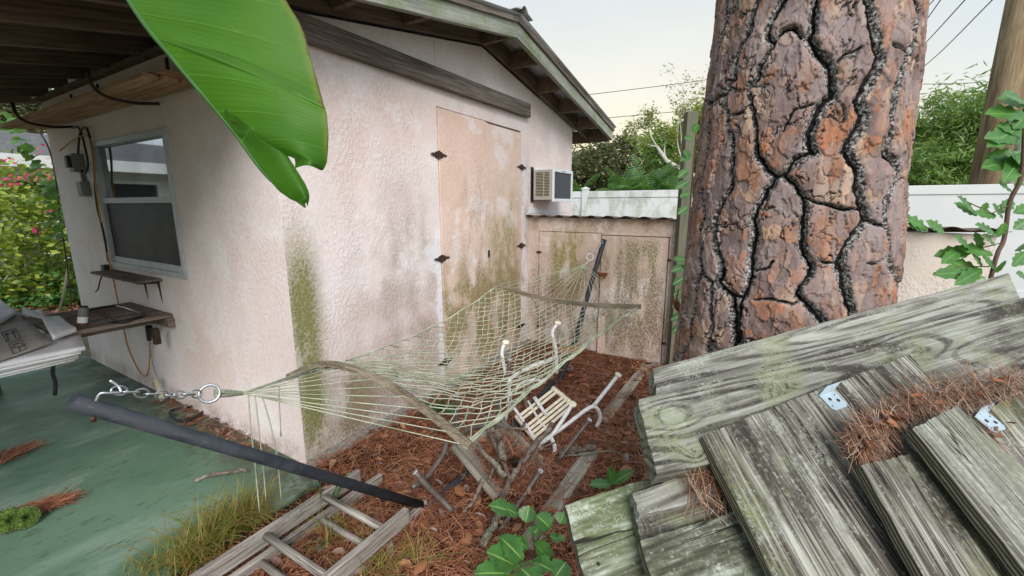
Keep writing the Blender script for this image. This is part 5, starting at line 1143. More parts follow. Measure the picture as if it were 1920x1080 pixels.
c = at(60, 520, 6.6); t = thing('shrub', 'low dark shrub under the bougainvillea at the far left', 'shrub', gz(c)); V, T_, _ = leaf_cloud((c.x, c.y, .3), (1.5, 1.2, .42), 6000, .075, 33, clumps=60, tight=.14, asp=.6); npobj('leaves', V, T_, M['lf_shrub'], t, Matrix.Translation(gz(c)))
c = at(20, 225, 22); tree('far_left_tree', 'dark tree above the neighbouring roof at the far left', 'tree', gz(c), c, (3.2, 3, 2.2), 9000, .3, 35, 'lf_oak', .3, clumps=50)
gi = gnd(85, 565); V, T_, _ = leaf_cloud((gi.x, gi.y, .10), (1.3, .9, .16), 5200, .06, 71, clumps=90, tight=.10, asp=.7); npobj('ground_ivy', V, T_, M['lf_shrub'], None, Matrix.Translation(gi), kind='stuff', label='low green ivy and fallen leaves beyond the corner of the shed')
rl_ = np.random.RandomState(5); P = np.array([tuple(gnd(x, y, .05)) for x, y in zip(rl_.uniform(-40, 150, 500), rl_.uniform(548, 590, 500))]); dead_pts = P
sa, sb = px(127, 505, 4.7), px(110, 590, 4.7); tag(MB().tube([sa, sa.lerp(sb, .5)+Vector((.01, 0, 0)), sb], .011, 8).build('garden_stake', M['beige'], None, Matrix.Translation(sb), smooth=True), 'thin pale stake leaning in the plants beyond the shed corner', 'stake')
# vine by the far corner of the window wall
vt = thing('vine', 'thin climbing vine with round leaves at the far corner of the window wall', 'vine', S(-.1, 3.45))
vp = crom([px(136, 590, 4.35), px(126, 500, 4.3), px(112, 400, 4.2), px(104, 330, 4.1), px(88, 270, 4.1), px(55, 225, 4.1)], 6); MB().tube(vp, .007, 6).build('stem', M['stem'], vt, Matrix.Translation(S(-.1, 3.45)), smooth=True)
vl = MB(); rv = random.Random(6)
def roundleaf(g, p, s, r_):
    d = Vector((r_.uniform(-1, 1), r_.uniform(-1, 1), r_.uniform(-.6, .3))).normalized(); n_ = Vector((r_.uniform(-.6, .6), r_.uniform(-1, .1), r_.uniform(.1, 1))); y = n_.cross(d).normalized(); z = d.cross(y)
    o_ = [(0, 0), (.25, .42), (.6, .42), (1, 0), (.6, -.42), (.25, -.42)]; vs = [p+(d*a+y*b-z*abs(b)*.25)*s for a, b in o_]+[p+d*.5*s]
    g.add(vs, [(i, (i+1) % 6, 6) for i in range(6)])
for k in range(95):
    f_ = rv.random(); roundleaf(vl, px(118-100*f_**1.5+rv.uniform(-22, 6), 440-220*f_+rv.uniform(-15, 15), rv.uniform(4.0, 4.4)), rv.uniform(.06, .11), rv)
vl.build('leaves', M['lf_dark'] if False else M['lf_shrub'], vt, Matrix.Translation(S(-.1, 3.45)), fix=False)

# ------------------------------------------------ modelled leaves
def leafmat_veined(name, a, b, vein, glossy=.35):
    m = Mt(name); x, y, z = m.xyz(m.n('ShaderNodeUVMap', uv_map='UV').outputs[0])
    mid = m.rg(m.m_('ABSOLUTE', m.m_('SUBTRACT', y, .5)), .015, .05, 1, 0)
    sv = m.m_('FRACT', m.m_('MULTIPLY', m.m_('SUBTRACT', x, m.m_('MULTIPLY', m.m_('ABSOLUTE', m.m_('SUBTRACT', y, .5)), .45)), 9.0)); sv = m.rg(m.m_('ABSOLUTE', m.m_('SUBTRACT', sv, .5)), .42, .5)
    c = m.mix(m.rg(m.noise(m.co(rnd=5), 18, 3), .3, .7), a, b); c = m.mix(m.m_('MULTIPLY', sv, .25), c, vein); c = m.mix(m.m_('MULTIPLY', mid, .85), c, vein)
    return m.out(c, glossy, m.bump(sv, -.3, .002), spec=.5, trans=.22, tcol=(.16, .42, .05))
M['plant'] = leafmat_veined('veined_plant_leaf', (.045, .14, .035), (.085, .23, .06), (.34, .52, .14))
M['monst'] = leafmat_veined('dark_plant_leaf', (.03, .10, .03), (.05, .16, .045), (.10, .26, .08))
M['plant_dark'] = leafmat_veined('dull_veined_plant_leaf', (.045, .13, .03), (.08, .20, .045), (.16, .32, .09))  # slightly darker greens and duller veins than the plain plant leaf
def leafobj(base, d, up, L, w, parent, mat, lobes=0.0, fold=.25, droop=.5, nl=5, seed=0, name='leaf', shape=1.0):
    """one leaf as its own mesh: midrib from base along d, drooping, wavy or lobed margin"""
    r_ = random.Random(seed); d = Vector(d).normalized(); up = Vector(up); s_ = up.cross(d).normalized(); n_ = d.cross(s_); NX = 14; vs = []; uv = []
    for i in range(NX+1):
        a = i/NX; wd = w*.5*(math.sin(math.pi*min(1, a*1.0)**shape)**.75 if 0 < a < 1 else .03); wd *= 1+lobes*math.sin(a*nl*2*math.pi+r_.uniform(-.3, .3))
        p = Vector(base)+d*L*a*(1-.12*droop*a)-Vector((0, 0, 1))*L*droop*.35*a*a
        for k, b in enumerate((-1, -.5, 0, .5, 1)):
            vs.append(p+s_*wd*b+n_*(abs(b)*wd*fold+math.sin(a*nl*6.28+k)*.012*L*abs(b))); uv.append((a, .5+b*.5))
    fs = [(i*5+k, i*5+k+1, (i+1)*5+k+1, (i+1)*5+k) for i in range(NX) for k in range(4)]
    o = MB().add(vs, fs).build(name, mat, parent, Matrix.Translation(Vector(base)), smooth=True, fix=False)
    ul = o.data.uv_layers.new(name='UV')
    for lp in o.data.loops: ul.data[lp.index].uv = uv[lp.vertex_index]
    return o
def L2(parent, a, b, w, mat, up=(0, -.3, 1), stem=None, **kw):
    a, b = Vector(a), Vector(b); o = leafobj(a, b-a, up, (b-a).length, w, parent, mat, **kw)
    if stem is not None: MB().tube(crom([stem, Vector(stem).lerp(a, .5)+Vector((0, 0, .01)), a], 3), .0022, 5, cap=False).build('stem', M['stem'], parent, Matrix.Translation(a), smooth=True)
# shrub at bottom centre with scalloped leaves
b0 = gnd(1000, 1075, 0.0); p1 = thing('seedling_plant', 'bright green plant with scalloped leaves at the bottom centre', 'plant', b0)
MB().tube(crom([b0, px(1004, 1040, 1.60), px(1000, 1000, 1.60)], 4), .004, 6).build('stem', M['stem'], p1, Matrix.Translation(b0), smooth=True)
for k, (x0, y0, x1, y1, w, t0, t1, mt) in enumerate(((958, 1076, 885, 1070, .088, 1.52, 1.46, 0), (968, 1062, 910, 1028, .10, 1.55, 1.50, 0), (982, 1052, 938, 1002, .092, 1.56, 1.55, 0), (968, 1058, 1018, 1100, .10, 1.54, 1.42, 0), (996, 1052, 1036, 1066, .075, 1.56, 1.50, 0), (1038, 1062, 1000, 1010, .085, 1.60, 1.56, 2), (1040, 1084, 1062, 1050, .085, 1.52, 1.58, 0), (970, 1025, 932, 1003, .055, 1.66, 1.68, 0), (990, 1030, 966, 1004, .05, 1.66, 1.66, 0), (998, 1008, 1010, 985, .055, 1.66, 1.70, 0), (1030, 1005, 1052, 1012, .04, 1.66, 1.66, 0), (966, 962, 914, 942, .075, 1.74, 1.72, 0), (972, 966, 948, 950, .06, 1.74, 1.72, 0), (986, 980, 992, 944, .075, 1.72, 1.74, 0), (1034, 992, 1004, 962, .08, 1.66, 1.68, 0), (1050, 982, 1058, 958, .06, 1.66, 1.68, 0), (1060, 1010, 1044, 1008, .03, 1.62, 1.62, 2))):
    L2(p1, px(x0, y0, t0), px(x1, y1, t1), w, M[['plant', 'plant', 'plant_dark'][mt]], lobes=.13, nl=5, seed=k, fold=.2, droop=.25, stem=px(1002, min(1060, y0+26), (t0+t1)/2))
b0 = gnd(1150, 915); p2 = thing('seedling_plant', 'small three-leaved green plant against the lowest plank', 'plant', b0)
for k, (x1, y1, w) in enumerate(((1104, 906, .06), (1142, 872, .065), (1190, 878, .06))): L2(p2, px(1147, 908, 2.16), px(x1, y1, 2.14), w, M['plant'], lobes=.10, seed=20+k, fold=.2, droop=.2)
b0 = gnd(828, 785); p3 = thing('split_leaf_plant', 'dark green plant with deeply cut leaves under the hammock by the wall', 'plant', b0)
for k, (x1, y1, w) in enumerate(((788, 755, .07), (806, 735, .08), (838, 735, .08), (864, 752, .07), (794, 775, .06), (858, 770, .06), (826, 752, .06), (780, 768, .05))): L2(p3, px(828, 768, 2.86), px(x1, y1, 2.75), w, M['monst'], lobes=.35, nl=5, seed=40+k, droop=.3, stem=b0)
b0 = gnd(612, 950); p4 = thing('strap_leaf_plant', 'small upright strap-leaved plant growing between the ladder rungs', 'plant', b0)
for k, (x1, y1) in enumerate(((600, 890), (640, 892), (655, 878))): L2(p4, gnd(605+k*6, 965, .01), px(x1, y1, 1.92), .030, M['plant'], seed=50+k, fold=.4, droop=.1, lobes=0)
# leaves growing beside the post / trunk edge
p5 = thing('creeper', 'small green creeper growing between the wooden post and the pine trunk', 'vine', gnd(1278, 690))
cpts = [px(1283, 660, 2.9), px(1280, 560, 2.8), px(1290, 440, 2.7), px(1298, 340, 2.6), px(1306, 250, 2.55)]
MB().tube(crom(cpts, 5), .005, 5).build('stem', M['stem'], p5, Matrix.Translation(cpts[0]), smooth=True); rv = random.Random(12)
for k, (x, y, dx, dy) in enumerate(((1298, 262, -16, -6), (1296, 290, -22, 10), (1292, 318, -22, 14), (1292, 340, -26, 12), (1294, 362, -20, 6), (1290, 388, -20, 12), (1300, 250, 8, -22), (1286, 487, -26, -4), (1286, 500, -30, 6), (1284, 520, -24, 12), (1284, 545, -22, 6), (1282, 560, -22, 14), (1282, 590, -26, 8), (1280, 610, -22, 12), (1290, 505, -6, -20), (1292, 300, -10, -22))):
    L2(p5, px(x, y, 2.6), px(x+dx, y+dy, 2.58), .05, M['plant'], seed=70+k, lobes=.12, droop=.3, up=(0, -1, .5))
tag(MB().tube(crom([px(1272, 545, 2.2), px(1268, 565, 2.2), px(1274, 590, 2.2)], 4), [.004]*4+[.016]*3+[.005]*2, 6).build('bark_flake', M['rust'], None, Matrix.Translation(px(1272, 560, 2.2))), 'orange bark flake hanging at the left edge of the pine trunk', 'bark')
# shrub at the right edge
b0 = px(1850, 560, 2.35); b0.z = 0; p6 = thing('lobed_shrub', 'green shrub with wavy lobed leaves at the right edge beside the fence', 'shrub', b0)
stem_p = [b0, px(1858, 520, 2.3), px(1882, 450, 2.28), px(1893, 380, 2.25), px(1915, 330, 2.22), px(1922, 240, 2.2)]; MB().tube(crom(stem_p, 5), [.010]*26, 7).build('stem', M['stem'], p6, Matrix.Translation(b0), smooth=True)
LV = [(1830, 402, 1795, 365), (1838, 400, 1850, 378), (1832, 405, 1788, 378), (1868, 405, 1826, 398), (1880, 410, 1860, 380), (1874, 400, 1900, 372), (1868, 440, 1828, 418), (1870, 445, 1885, 415), (1826, 470, 1750, 478), (1822, 468, 1788, 440), (1862, 478, 1795, 460), (1840, 470, 1828, 432), (1866, 460, 1842, 438), (1835, 510, 1748, 512), (1838, 508, 1776, 488), (1842, 505, 1790, 532), (1842, 500, 1822, 474), (1848, 520, 1800, 545), (1862, 510, 1888, 488), (1866, 505, 1842, 480), (1898, 500, 1926, 470), (1902, 470, 1935, 450), (1900, 430, 1935, 410), (1900, 400, 1940, 385), (1898, 360, 1870, 340), (1902, 350, 1936, 320), (1915, 320, 1868, 305), (1916, 315, 1890, 280), (1912, 300, 1840, 312), (1915, 290, 1845, 298), (1920, 260, 1845, 255), (1920, 255, 1868, 232), (1920, 240, 1880, 215), (1918, 235, 1850, 272), (1924, 215, 1846, 210), (1922, 200, 1868, 182), (1925, 195, 1880, 172), (1930, 210, 1900, 240), (1925, 280, 1900, 335), (1925, 285, 1880, 340), (1930, 270, 1945, 310), (1800, 500, 1770, 520), (1800, 470, 1765, 492), (1925, 520, 1905, 512)]
for k, (x0, y0, x1, y1) in enumerate(LV):
    L_ = math.hypot(x1-x0, y1-y0); big = y0 < 330
    L2(p6, px(x0, y0, 2.28), px(x1, y1, 2.25+.05*((k*7) % 3-1)), (.062 if not big else .085)*(.7+L_/130), M['plant_dark'], seed=100+k, lobes=.16, nl=4, droop=.1, fold=.15, up=(.1, -.9, .65))
MB().tube([px(1862, 500, 2.3), px(1800, 500, 2.28), px(1750, 512, 2.26)], .003, 5).build('twig', M['stem'], p6, Matrix.Translation(b0)); MB().tube([px(1880, 455, 2.28), px(1840, 465, 2.28), px(1790, 462, 2.28)], .003, 5).build('twig', M['stem'], p6, Matrix.Translation(b0))
MB().tube([px(1893, 385, 2.25), px(1860, 400, 2.26), px(1800, 372, 2.26)], .003, 5).build('twig', M['stem'], p6, Matrix.Translation(b0))
p7 = thing('creeper', 'lobed creeper leaves just right of the pine trunk over the low shed roof', 'vine', gnd(1700, 700)); 
for k, (x0, y0, x1, y1) in enumerate(((1740, 432, 1690, 402), (1738, 430, 1700, 418), (1770, 438, 1735, 412))): L2(p7, px(x0, y0, 2.1), px(x1, y1, 2.1), .06, M['plant_dark'], seed=160+k, lobes=.25, nl=4, droop=.1, up=(0, -.9, .6))

# big bird-of-paradise leaf in the foreground
M['leafrib'] = simple('dark_green_midrib', (.03, .10, .015), .5, 0, .2, 20)
def bigleaf():
    m = Mt('giant_leaf_blade'); uvs = m.n('ShaderNodeUVMap', uv_map='UV').outputs[0]; x, y, z = m.xyz(uvs)
    wob = m.m_('ADD', y, m.m_('MULTIPLY', m.noise(m.co(), 6, 2), .012))
    v1 = m.m_('ABSOLUTE', m.m_('SUBTRACT', m.m_('FRACT', m.m_('MULTIPLY', wob, 10.0)), .5)); ve = m.rg(v1, .46, .5); v2 = m.m_('ABSOLUTE', m.m_('SUBTRACT', m.m_('FRACT', m.m_('MULTIPLY', wob, 60.0)), .5)); vf = m.rg(v2, .2, .5)
    c = m.mix(m.rg(m.noise(m.co(), 5, 3), .3, .7), (.034, .115, .007), (.060, .165, .010)); c = m.mix(m.m_('MULTIPLY', vf, .25), c, (.05, .15, .02)); c = m.mix(m.m_('MULTIPLY', ve, .45), c, (.11, .26, .04))
    xe = m.m_('ADD', x, m.m_('MULTIPLY', m.m_('SUBTRACT', m.noise(m.co(), 30, 4, .7), .5), .05)); c = m.mix(m.rg(xe, .93, .985, 0, .7), c, (.13, .19, .02)); c = m.mix(m.rg(xe, .982, .995), c, (.10, .05, .015)); sc_ = m.m_('MULTIPLY', m.rg(m.m_('ABSOLUTE', m.m_('SUBTRACT', m.noise(m.co((1, 1, 1)), 7, 2), .5)), .002, .006, 1, 0), m.rg(m.noise(m.co(), 3, 2), .55, .6)); c = m.mix(m.m_('MULTIPLY', sc_, .6), c, (.30, .33, .12)); sp_ = m.rg(m.vor(m.co(), 30), .06, .10, 1, 0); c = m.mix(m.m_('MULTIPLY', sp_, .6), c, (.09, .07, .02))
    mat = m.out(c, .50, m.bump(m.m_('ADD', m.m_('MULTIPLY', vf, -.3), m.m_('MULTIPLY', ve, -.8)), .35, .0015), spec=.28, trans=.36, tcol=(.13, .42, .01))
    root = thing('bird_of_paradise_leaf', 'huge glossy green leaf hanging from the top left in front of the shed', 'plant', px(120, -260, .75))
    base = Matrix.Translation(px(120, -260, .75))
    def lobe(Lp, Rp, v0, v1_, n=40, mm=26, curl=.0, seed=0, tl=.62, tr=.60, bulge=.03):
        def pth(P, t):
            ds = [0]; 
            for a, b in zip(P[:-1], P[1:]): ds.append(ds[-1]+math.hypot(b[0]-a[0], b[1]-a[1]))
            s_ = t*ds[-1]; return np.interp(s_, ds, [p[0] for p in P]), np.interp(s_, ds, [p[1] for p in P]), np.interp(s_, ds, [p[2] for p in P])
        vs = []; uv = []
        for j in range(n+1):
            t_ = j/n; lx, ly, lt = pth(Lp, t_); rx, ry, rt = pth(Rp, t_)
            for i in range(mm+1):
                a = i/mm; X = lx+(rx-lx)*a; Y = ly+(ry-ly)*a-18*math.sin(math.pi*a)*(1-t_*.6); T_ = lt+(rt-lt)*a-bulge*math.sin(math.pi*a)+.0011*math.sin((v0+(v1_-v0)*t_)*62)*math.sin(math.pi*min(1, a+.1))
                vs.append(px(X, Y, T_)); uv.append((a, v0+(v1_-v0)*t_))
        fs = [(j*(mm+1)+i, j*(mm+1)+i+1, (j+1)*(mm+1)+i+1, (j+1)*(mm+1)+i) for j in range(n) for i in range(mm)]
        o = MB().add(vs, fs).build('blade', mat, root, base, smooth=True, fix=False); ul = o.data.uv_layers.new(name='UV')
        for lp in o.data.loops: ul.data[lp.index].uv = uv[lp.vertex_index]
    # upper part down to the notch at the right margin
    lobe([(150, -170, .70), (240, 0, .66), (296, 74, .64)], [(470, -260, .62), (520, -30, .60), (545, 16, .60), (558, 35, .60), (570, 62, .60), (583, 108, .60), (595, 150, .60), (609, 203, .59)], 0, .5, seed=1)
    lobe([(296, 74, .64), (345, 138, .63), (400, 208, .62), (440, 252, .61), (490, 280, .60), (552, 296, .59), (554, 308, .59), (553, 316, .585)], [(592, 176, .596), (606, 192, .595), (613, 215, .59), (616, 250, .59), (615, 285, .585), (613, 305, .585), (606, 320, .585), (600, 319, .585)], .5, .92, seed=2)
    lobe([(418, 218, .617), (452, 262, .61), (490, 318, .60), (522, 358, .595), (545, 374, .59), (560, 380, .59), (568, 383, .59), (572, 386, .59)], [(430, 225, .600), (480, 244, .592), (530, 277, .585), (556, 318, .582), (573, 345, .58), (580, 362, .58), (580, 375, .58), (576, 388, .588)], .86, 1.0, n=30, mm=14, seed=3, bulge=.012)
    MB().tube(crom([px(100, -260, .74), px(240, -4, .663), px(330, 116, .635), px(430, 236, .614), px(500, 330, .60), px(572, 388, .59)], 8), [.0055*(1-.018*i) for i in range(41)], 8).build('midrib', M['leafrib'], root, base, smooth=True)
    st0 = px(100, -260, .74); MB().tube(crom([Vector((-.62, .25, -.02)), Vector((-.70, .35, 1.2)), st0+Vector((-.05, 0, .05)), st0], 6), .013, 8).build('stalk', M['plant_dark'], root, base, smooth=True)
bigleaf()

# ------------------------------------------------ litter: needles, leaves, sticks, cones, grass
def needles(name, P, ang, L, w, seed, mat, lift=.02, nrm=None, frame=ID, **kw):
    r = np.random.RandomState(seed); n = len(P); k = 4; t = np.linspace(-.5, .5, k); bend = r.normal(size=n)*.25; el = r.normal(size=n)*.16
    dx, dy = np.cos(ang), np.sin(ang); X = P[:, None, 0]+(dx[:, None]*t-dy[:, None]*(t**2)*bend[:, None])*L[:, None]; Y = P[:, None, 1]+(dy[:, None]*t+dx[:, None]*(t**2)*bend[:, None])*L[:, None]
    Z = P[:, None, 2]+t*L[:, None]*el[:, None]+(.25-t**2)*lift
    if nrm is not None:
        Z = Z-((X-P[:, None, 0])*nrm[0]+(Y-P[:, None, 1])*nrm[1])/nrm[2]
    wx, wy = -dy[:, None]*w/2, dx[:, None]*w/2
    A = np.stack([X-wx, Y-wy, Z], 2); B = np.stack([X+wx, Y+wy, Z+w*.2], 2); V = np.stack([A, B], 2).reshape(-1, 3)
    i = np.arange(n)[:, None]*(2*k); Q = np.concatenate([i+[[2*j, 2*j+1, 2*j+3, 2*j+2]] for j in range(k-1)], 0)
    return npobj(name, V, Q, M[mat], None, frame, **kw)
rs = np.random.RandomState(11)
def bedpts(n, umin=-2.3, umax=2.6, vmin=-3.3, vmax=-.08, dens=None):
    u = rs.uniform(umin, umax, n*2); v = rs.uniform(vmin, vmax, n*2); k = ~((u < -.02) & (v > -.30)); k &= ~((u < -.15) & (v < -2.0))
    cl = fbm(u*3, v*3, 77); k &= rs.rand(n*2) < .45+cl*.9; u, v = u[k][:n], v[k][:n]
    W3 = np.stack([u, v, mulch_h(u, v)], 1) @ SM[:3, :3].T+SM[:3, 3]; return W3
P = bedpts(60000); P[:, 2] += rs.rand(len(P))*.022
needles('pine_needles', P, rs.rand(len(P))*6.283, rs.uniform(.07, .17, len(P)), .0021, 1, 'needle', kind='stuff', label='loose brown pine needles carpeting the bed')
def dead_leaves(P, s0, s1, seed, nm='dead_leaves', mat='dleaf', **kw):
    r = np.random.RandomState(seed); n = len(P); a = r.rand(n)*6.283; L = r.uniform(s0, s1, n); asp = r.uniform(.28, .5, n); ti = r.normal(size=n)*.35; ro = r.normal(size=n)*.4; cu = r.uniform(-.1, .5, n)
    o_ = np.array([(-.5, 0), (-.2, .5), (.2, .45), (.5, 0), (.2, -.45), (-.2, -.5), (-.2, 0), (.2, 0)])
    lx = o_[None, :, 0]*L[:, None]; ly = o_[None, :, 1]*(L*asp)[:, None]; lz = (o_[None, :, 1]**2)*(L*cu)[:, None]*2+(o_[None, :, 0]**2)*(L*cu)[:, None]*.5+lx*np.sin(ti)[:, None]*.6+ly*np.sin(ro)[:, None]
    X = P[:, None, 0]+lx*np.cos(a)[:, None]-ly*np.sin(a)[:, None]; Y = P[:, None, 1]+lx*np.sin(a)[:, None]+ly*np.cos(a)[:, None]; Z = P[:, None, 2]+lz+L[:, None]*.12
    V = np.stack([X, Y, Z], 2).reshape(-1, 3); i = np.arange(n)[:, None]*8; Q = np.concatenate([i+[q] for q in ([0, 6, 1, 1],)], 0)
    T_ = np.concatenate([i+[q] for q in ([0, 6, 1], [0, 5, 6], [1, 6, 7], [1, 7, 2], [2, 7, 3], [6, 5, 4], [6, 4, 7], [7, 4, 3])], 0)
    return npobj(nm, V, T_, M[mat], None, **kw)
P = bedpts(3600); P[:, 2] += .010
dead_leaves(P, .03, .075, 2, kind='stuff', label='brown dead leaves scattered over the pine needles')
# litter on the sling, on the pile and along the wall on the slab
def litter_patch(nm, pts, n, sp_, L, mat, seed, label, nrm=None, z=.004, leaves=0, aim=None):
    r = np.random.RandomState(seed); c = np.array([tuple(p) for p in pts]); t = r.rand(n)*(len(c)-1); i = t.astype(int); f = (t-i)[:, None]; P = c[i]*(1-f)+c[np.minimum(i+1, len(c)-1)]*f
    P[:, :2] += r.normal(size=(n, 2))*sp_; P[:, 2] += z+np.abs(r.normal(size=n))*.008
    if nrm is not None: b = P-(c[i]*(1-f)+c[np.minimum(i+1, len(c)-1)]*f); P[:, 2] -= (b[:, 0]*nrm[0]+b[:, 1]*nrm[1])/nrm[2]
    ang = r.rand(n)*6.283 if aim is None else aim+r.normal(size=n)*.5
    needles(nm, P, ang, r.uniform(L*.5, L*1.2, n), .0011 if nrm is not None else .0022, seed, mat, lift=.006, nrm=nrm, kind='stuff', label=label)
    if leaves: dead_leaves(P[:leaves]+np.array([0, 0, .006]), .012 if nrm is not None else .02, .032 if nrm is not None else .05, seed, 'dead_leaf_litter', kind='stuff', label=label.replace('pine needles', 'dead leaves'))
NT = tuple(NQ)
litter_patch('pine_needle_clump', [pl(1600, 855, .03), pl(1640, 815, .034), pl(1700, 780, .03), pl(1770, 750, .03), pl(1840, 730, .02), pl(1925, 725, .02)], 1150, .0095, .07, 'needle2', 5, 'clump of bleached pine needles caught between the planks', nrm=NT, leaves=26)
litter_patch('pine_needle_clump', [pl(1610, 860, .03), pl(1625, 830, .034), pl(1680, 800, .034)], 260, .008, .05, 'needle2', 15, 'needle drift at the top of the narrow dark board', nrm=NT, leaves=12)
litter_patch('pine_needle_clump', [pl(1290, 915, -.045), pl(1330, 900, -.045), pl(1360, 925, -.05), pl(1300, 958, -.06)], 170, .013, .065, 'needle2', 6, 'red-brown pine needles under the left edge of the widest panel', nrm=NT)
litter_patch('pine_needle_clump', [pl(1880, 850, .0), pl(1915, 840, .0), pl(1900, 1060, -.15), pl(1890, 1070, -.15)], 200, .02, .07, 'needle', 7, 'pine needles beside the plank at the right edge', nrm=NT, leaves=14)
litter_patch('pine_needle_clump', [S(-.06, .3, 0), S(-.05, 1.0, 0), S(-.05, 1.7, 0)], 260, .04, .10, 'needle', 8, 'pine needles blown against the wall on the patio', leaves=60)
litter_patch('pine_needle_clump', [gnd(330, 800), gnd(420, 812), gnd(500, 845)], 130, .06, .10, 'needle', 9, 'few pine needles on the patio near the wall', leaves=25)
litter_patch('pine_needle_clump', [s0.lerp(s3, .5)+Vector((0, 0, -.03)), (s0+s1+s2+s3)/4-Vector((0, 0, .04)), s1.lerp(s2, .5)], 2200, .085, .12, 'needle', 10, 'pine needles filling the overturned sling chair', leaves=60)
r0 = np.random.RandomState(9)
P = np.array([tuple(S(u if k_ % 3 else -.03-abs(u)*.09, v, .004)) for k_, (u, v) in enumerate(zip(r0.uniform(-2.5, -.03, 420)**1.0, r0.uniform(-.15, 3.2, 420)))]); dead_leaves(P, .004, .018, 12, 'leaf_crumbs', kind='stuff', label='tiny leaf crumbs on the green patio')
dead_leaves(dead_pts, .04, .09, 77, 'fallen_leaves', kind='stuff', label='fallen leaves in the ivy beyond the shed corner')
# larger single dead leaves
for k, (x, y, t_, L) in enumerate(((1035, 655, 3.0, .22), (700, 930, 0, .09), (1000, 945, 0, .08), (1105, 745, 0, .07), (920, 610, 3.2, .10), (800, 1050, 0, .08), (1090, 720, 0, .06), (870, 930, 0, .10))):
    p = px(x, y, t_) if t_ else gnd(x, y, .05)
    o = leafobj(p, (math.cos(k*2.1), math.sin(k*2.1), .15), (0, -.2, 1), L, L*.5, None, M['dleaf'], lobes=.1, droop=.4, fold=-.2, seed=200+k, name='dead_leaf')
    tag(o, ['big curled brown leaf caught in the far part of the hammock net', 'brown leaf between the two ladder rungs and the wall', 'orange leaf next to the near sling chair leg', 'brown leaf near the far white chair leg', 'small rust-red leaf in the net by the door', 'pale brown leaf at the bottom of the needle bed', 'brown leaf left of the far edging timber', 'dark leaf under the overturned sling chair'][k], 'leaf', 'larger dead leaves')
# sticks
def stick(pts, r, label, lump=.15, parent=None, nm='stick', mat='stick'):
    rr_ = random.Random(len(pts)*7+int(pts[0][0])); P = crom([px(*p) for p in pts], 6); P = [p+Vector((rr_.uniform(-1, 1), rr_.uniform(-1, 1), rr_.uniform(-1, 1)))*r*.35 for p in P]
    o = MB().tube(P, [r*(1+rr_.uniform(-lump, lump))*(1-.35*i/len(P)) for i in range(len(P))], 9).build(nm, M[mat], None, frame_of(P[0], P[-1]-P[0], (0, 0, 1)), smooth=True); return tag(o, label, 'branch', 'fallen branches')
stick([(905, 1022, 1.80), (930, 975, 1.92), (952, 910, 2.02), (985, 860, 2.12), (1035, 795, 2.32)], .019, 'thickest fallen branch leaning across the overturned sling chair', .25)
stick([(948, 895, 2.0), (920, 862, 2.06), (885, 822, 2.14)], .014, 'forked branch left of the thick branch on the sling')
stick([(944, 862, 2.08), (940, 830, 2.12), (930, 800, 2.2)], .021, 'short upright branch stub with lichen on the sling', .3)
stick([(1048, 850, 2.42), (1085, 842, 2.45), (1120, 838, 2.47)], .022, 'dark broken bark piece beside the near edging timber', .4)
stick([(365, 900, 2.28), (400, 890, 2.3), (440, 884, 2.32), (463, 880, 2.33)], .011, 'small lichen covered stick lying on the green patio', .4)
stick([(940, 790, 2.5), (975, 700, 2.7), (985, 640, 2.8)], .006, 'thin twig standing inside the white chair')
stick([(1010, 905, 2.1), (1000, 850, 2.3), (1040, 830, 2.4)], .007, 'thin crooked twig between the bronze leg and the thick branch', .3)
stick([(905, 900, 2.0), (890, 935, 1.95), (870, 960, 1.95)], .010, 'short dark twig at the lower corner of the sling', .3)
stick([(1005, 700, 3.1), (985, 745, 3.0), (998, 790, 2.9)], .016, 'dark broken stub standing behind the white chair straps', .4)
stick([(1075, 690, 3.6), (1010, 700, 3.4), (960, 690, 3.3)], .008, 'thin branch lying on the needles under the net', .3)
stick([(740, 905, 2.35), (775, 895, 2.4), (800, 880, 2.45)], .006, 'thin twig near the curved bronze arm', .3)
stick([(1045, 858, 2.36), (1100, 850, 2.40), (1150, 846, 2.43), (1172, 858, 2.4)], .005, 'forked dry twig on the near edging timber', .3)
stick([(915, 800, 2.35), (935, 850, 2.15), (960, 905, 2.0)], .012, 'peeling grey branch crossing the sling from the hammock bar', .3)
stick([(985, 790, 2.6), (965, 830, 2.3), (930, 870, 2.1), (915, 905, 2.0)], .008, 'bent dark twig over the middle of the sling', .3)
stick([(905, 780, 2.5), (945, 800, 2.4), (990, 805, 2.4)], .009, 'lichen grey twig hooked under the hammock rope', .3)
stick([(1010, 850, 2.3), (985, 880, 2.15), (965, 930, 2.0)], .006, 'reddish twig beside the thick branch', .3)
stick([(870, 780, 2.6), (905, 760, 2.7), (950, 755, 2.8), (975, 770, 2.8)], .007, 'thin grey twig lying below the net belly', .3)
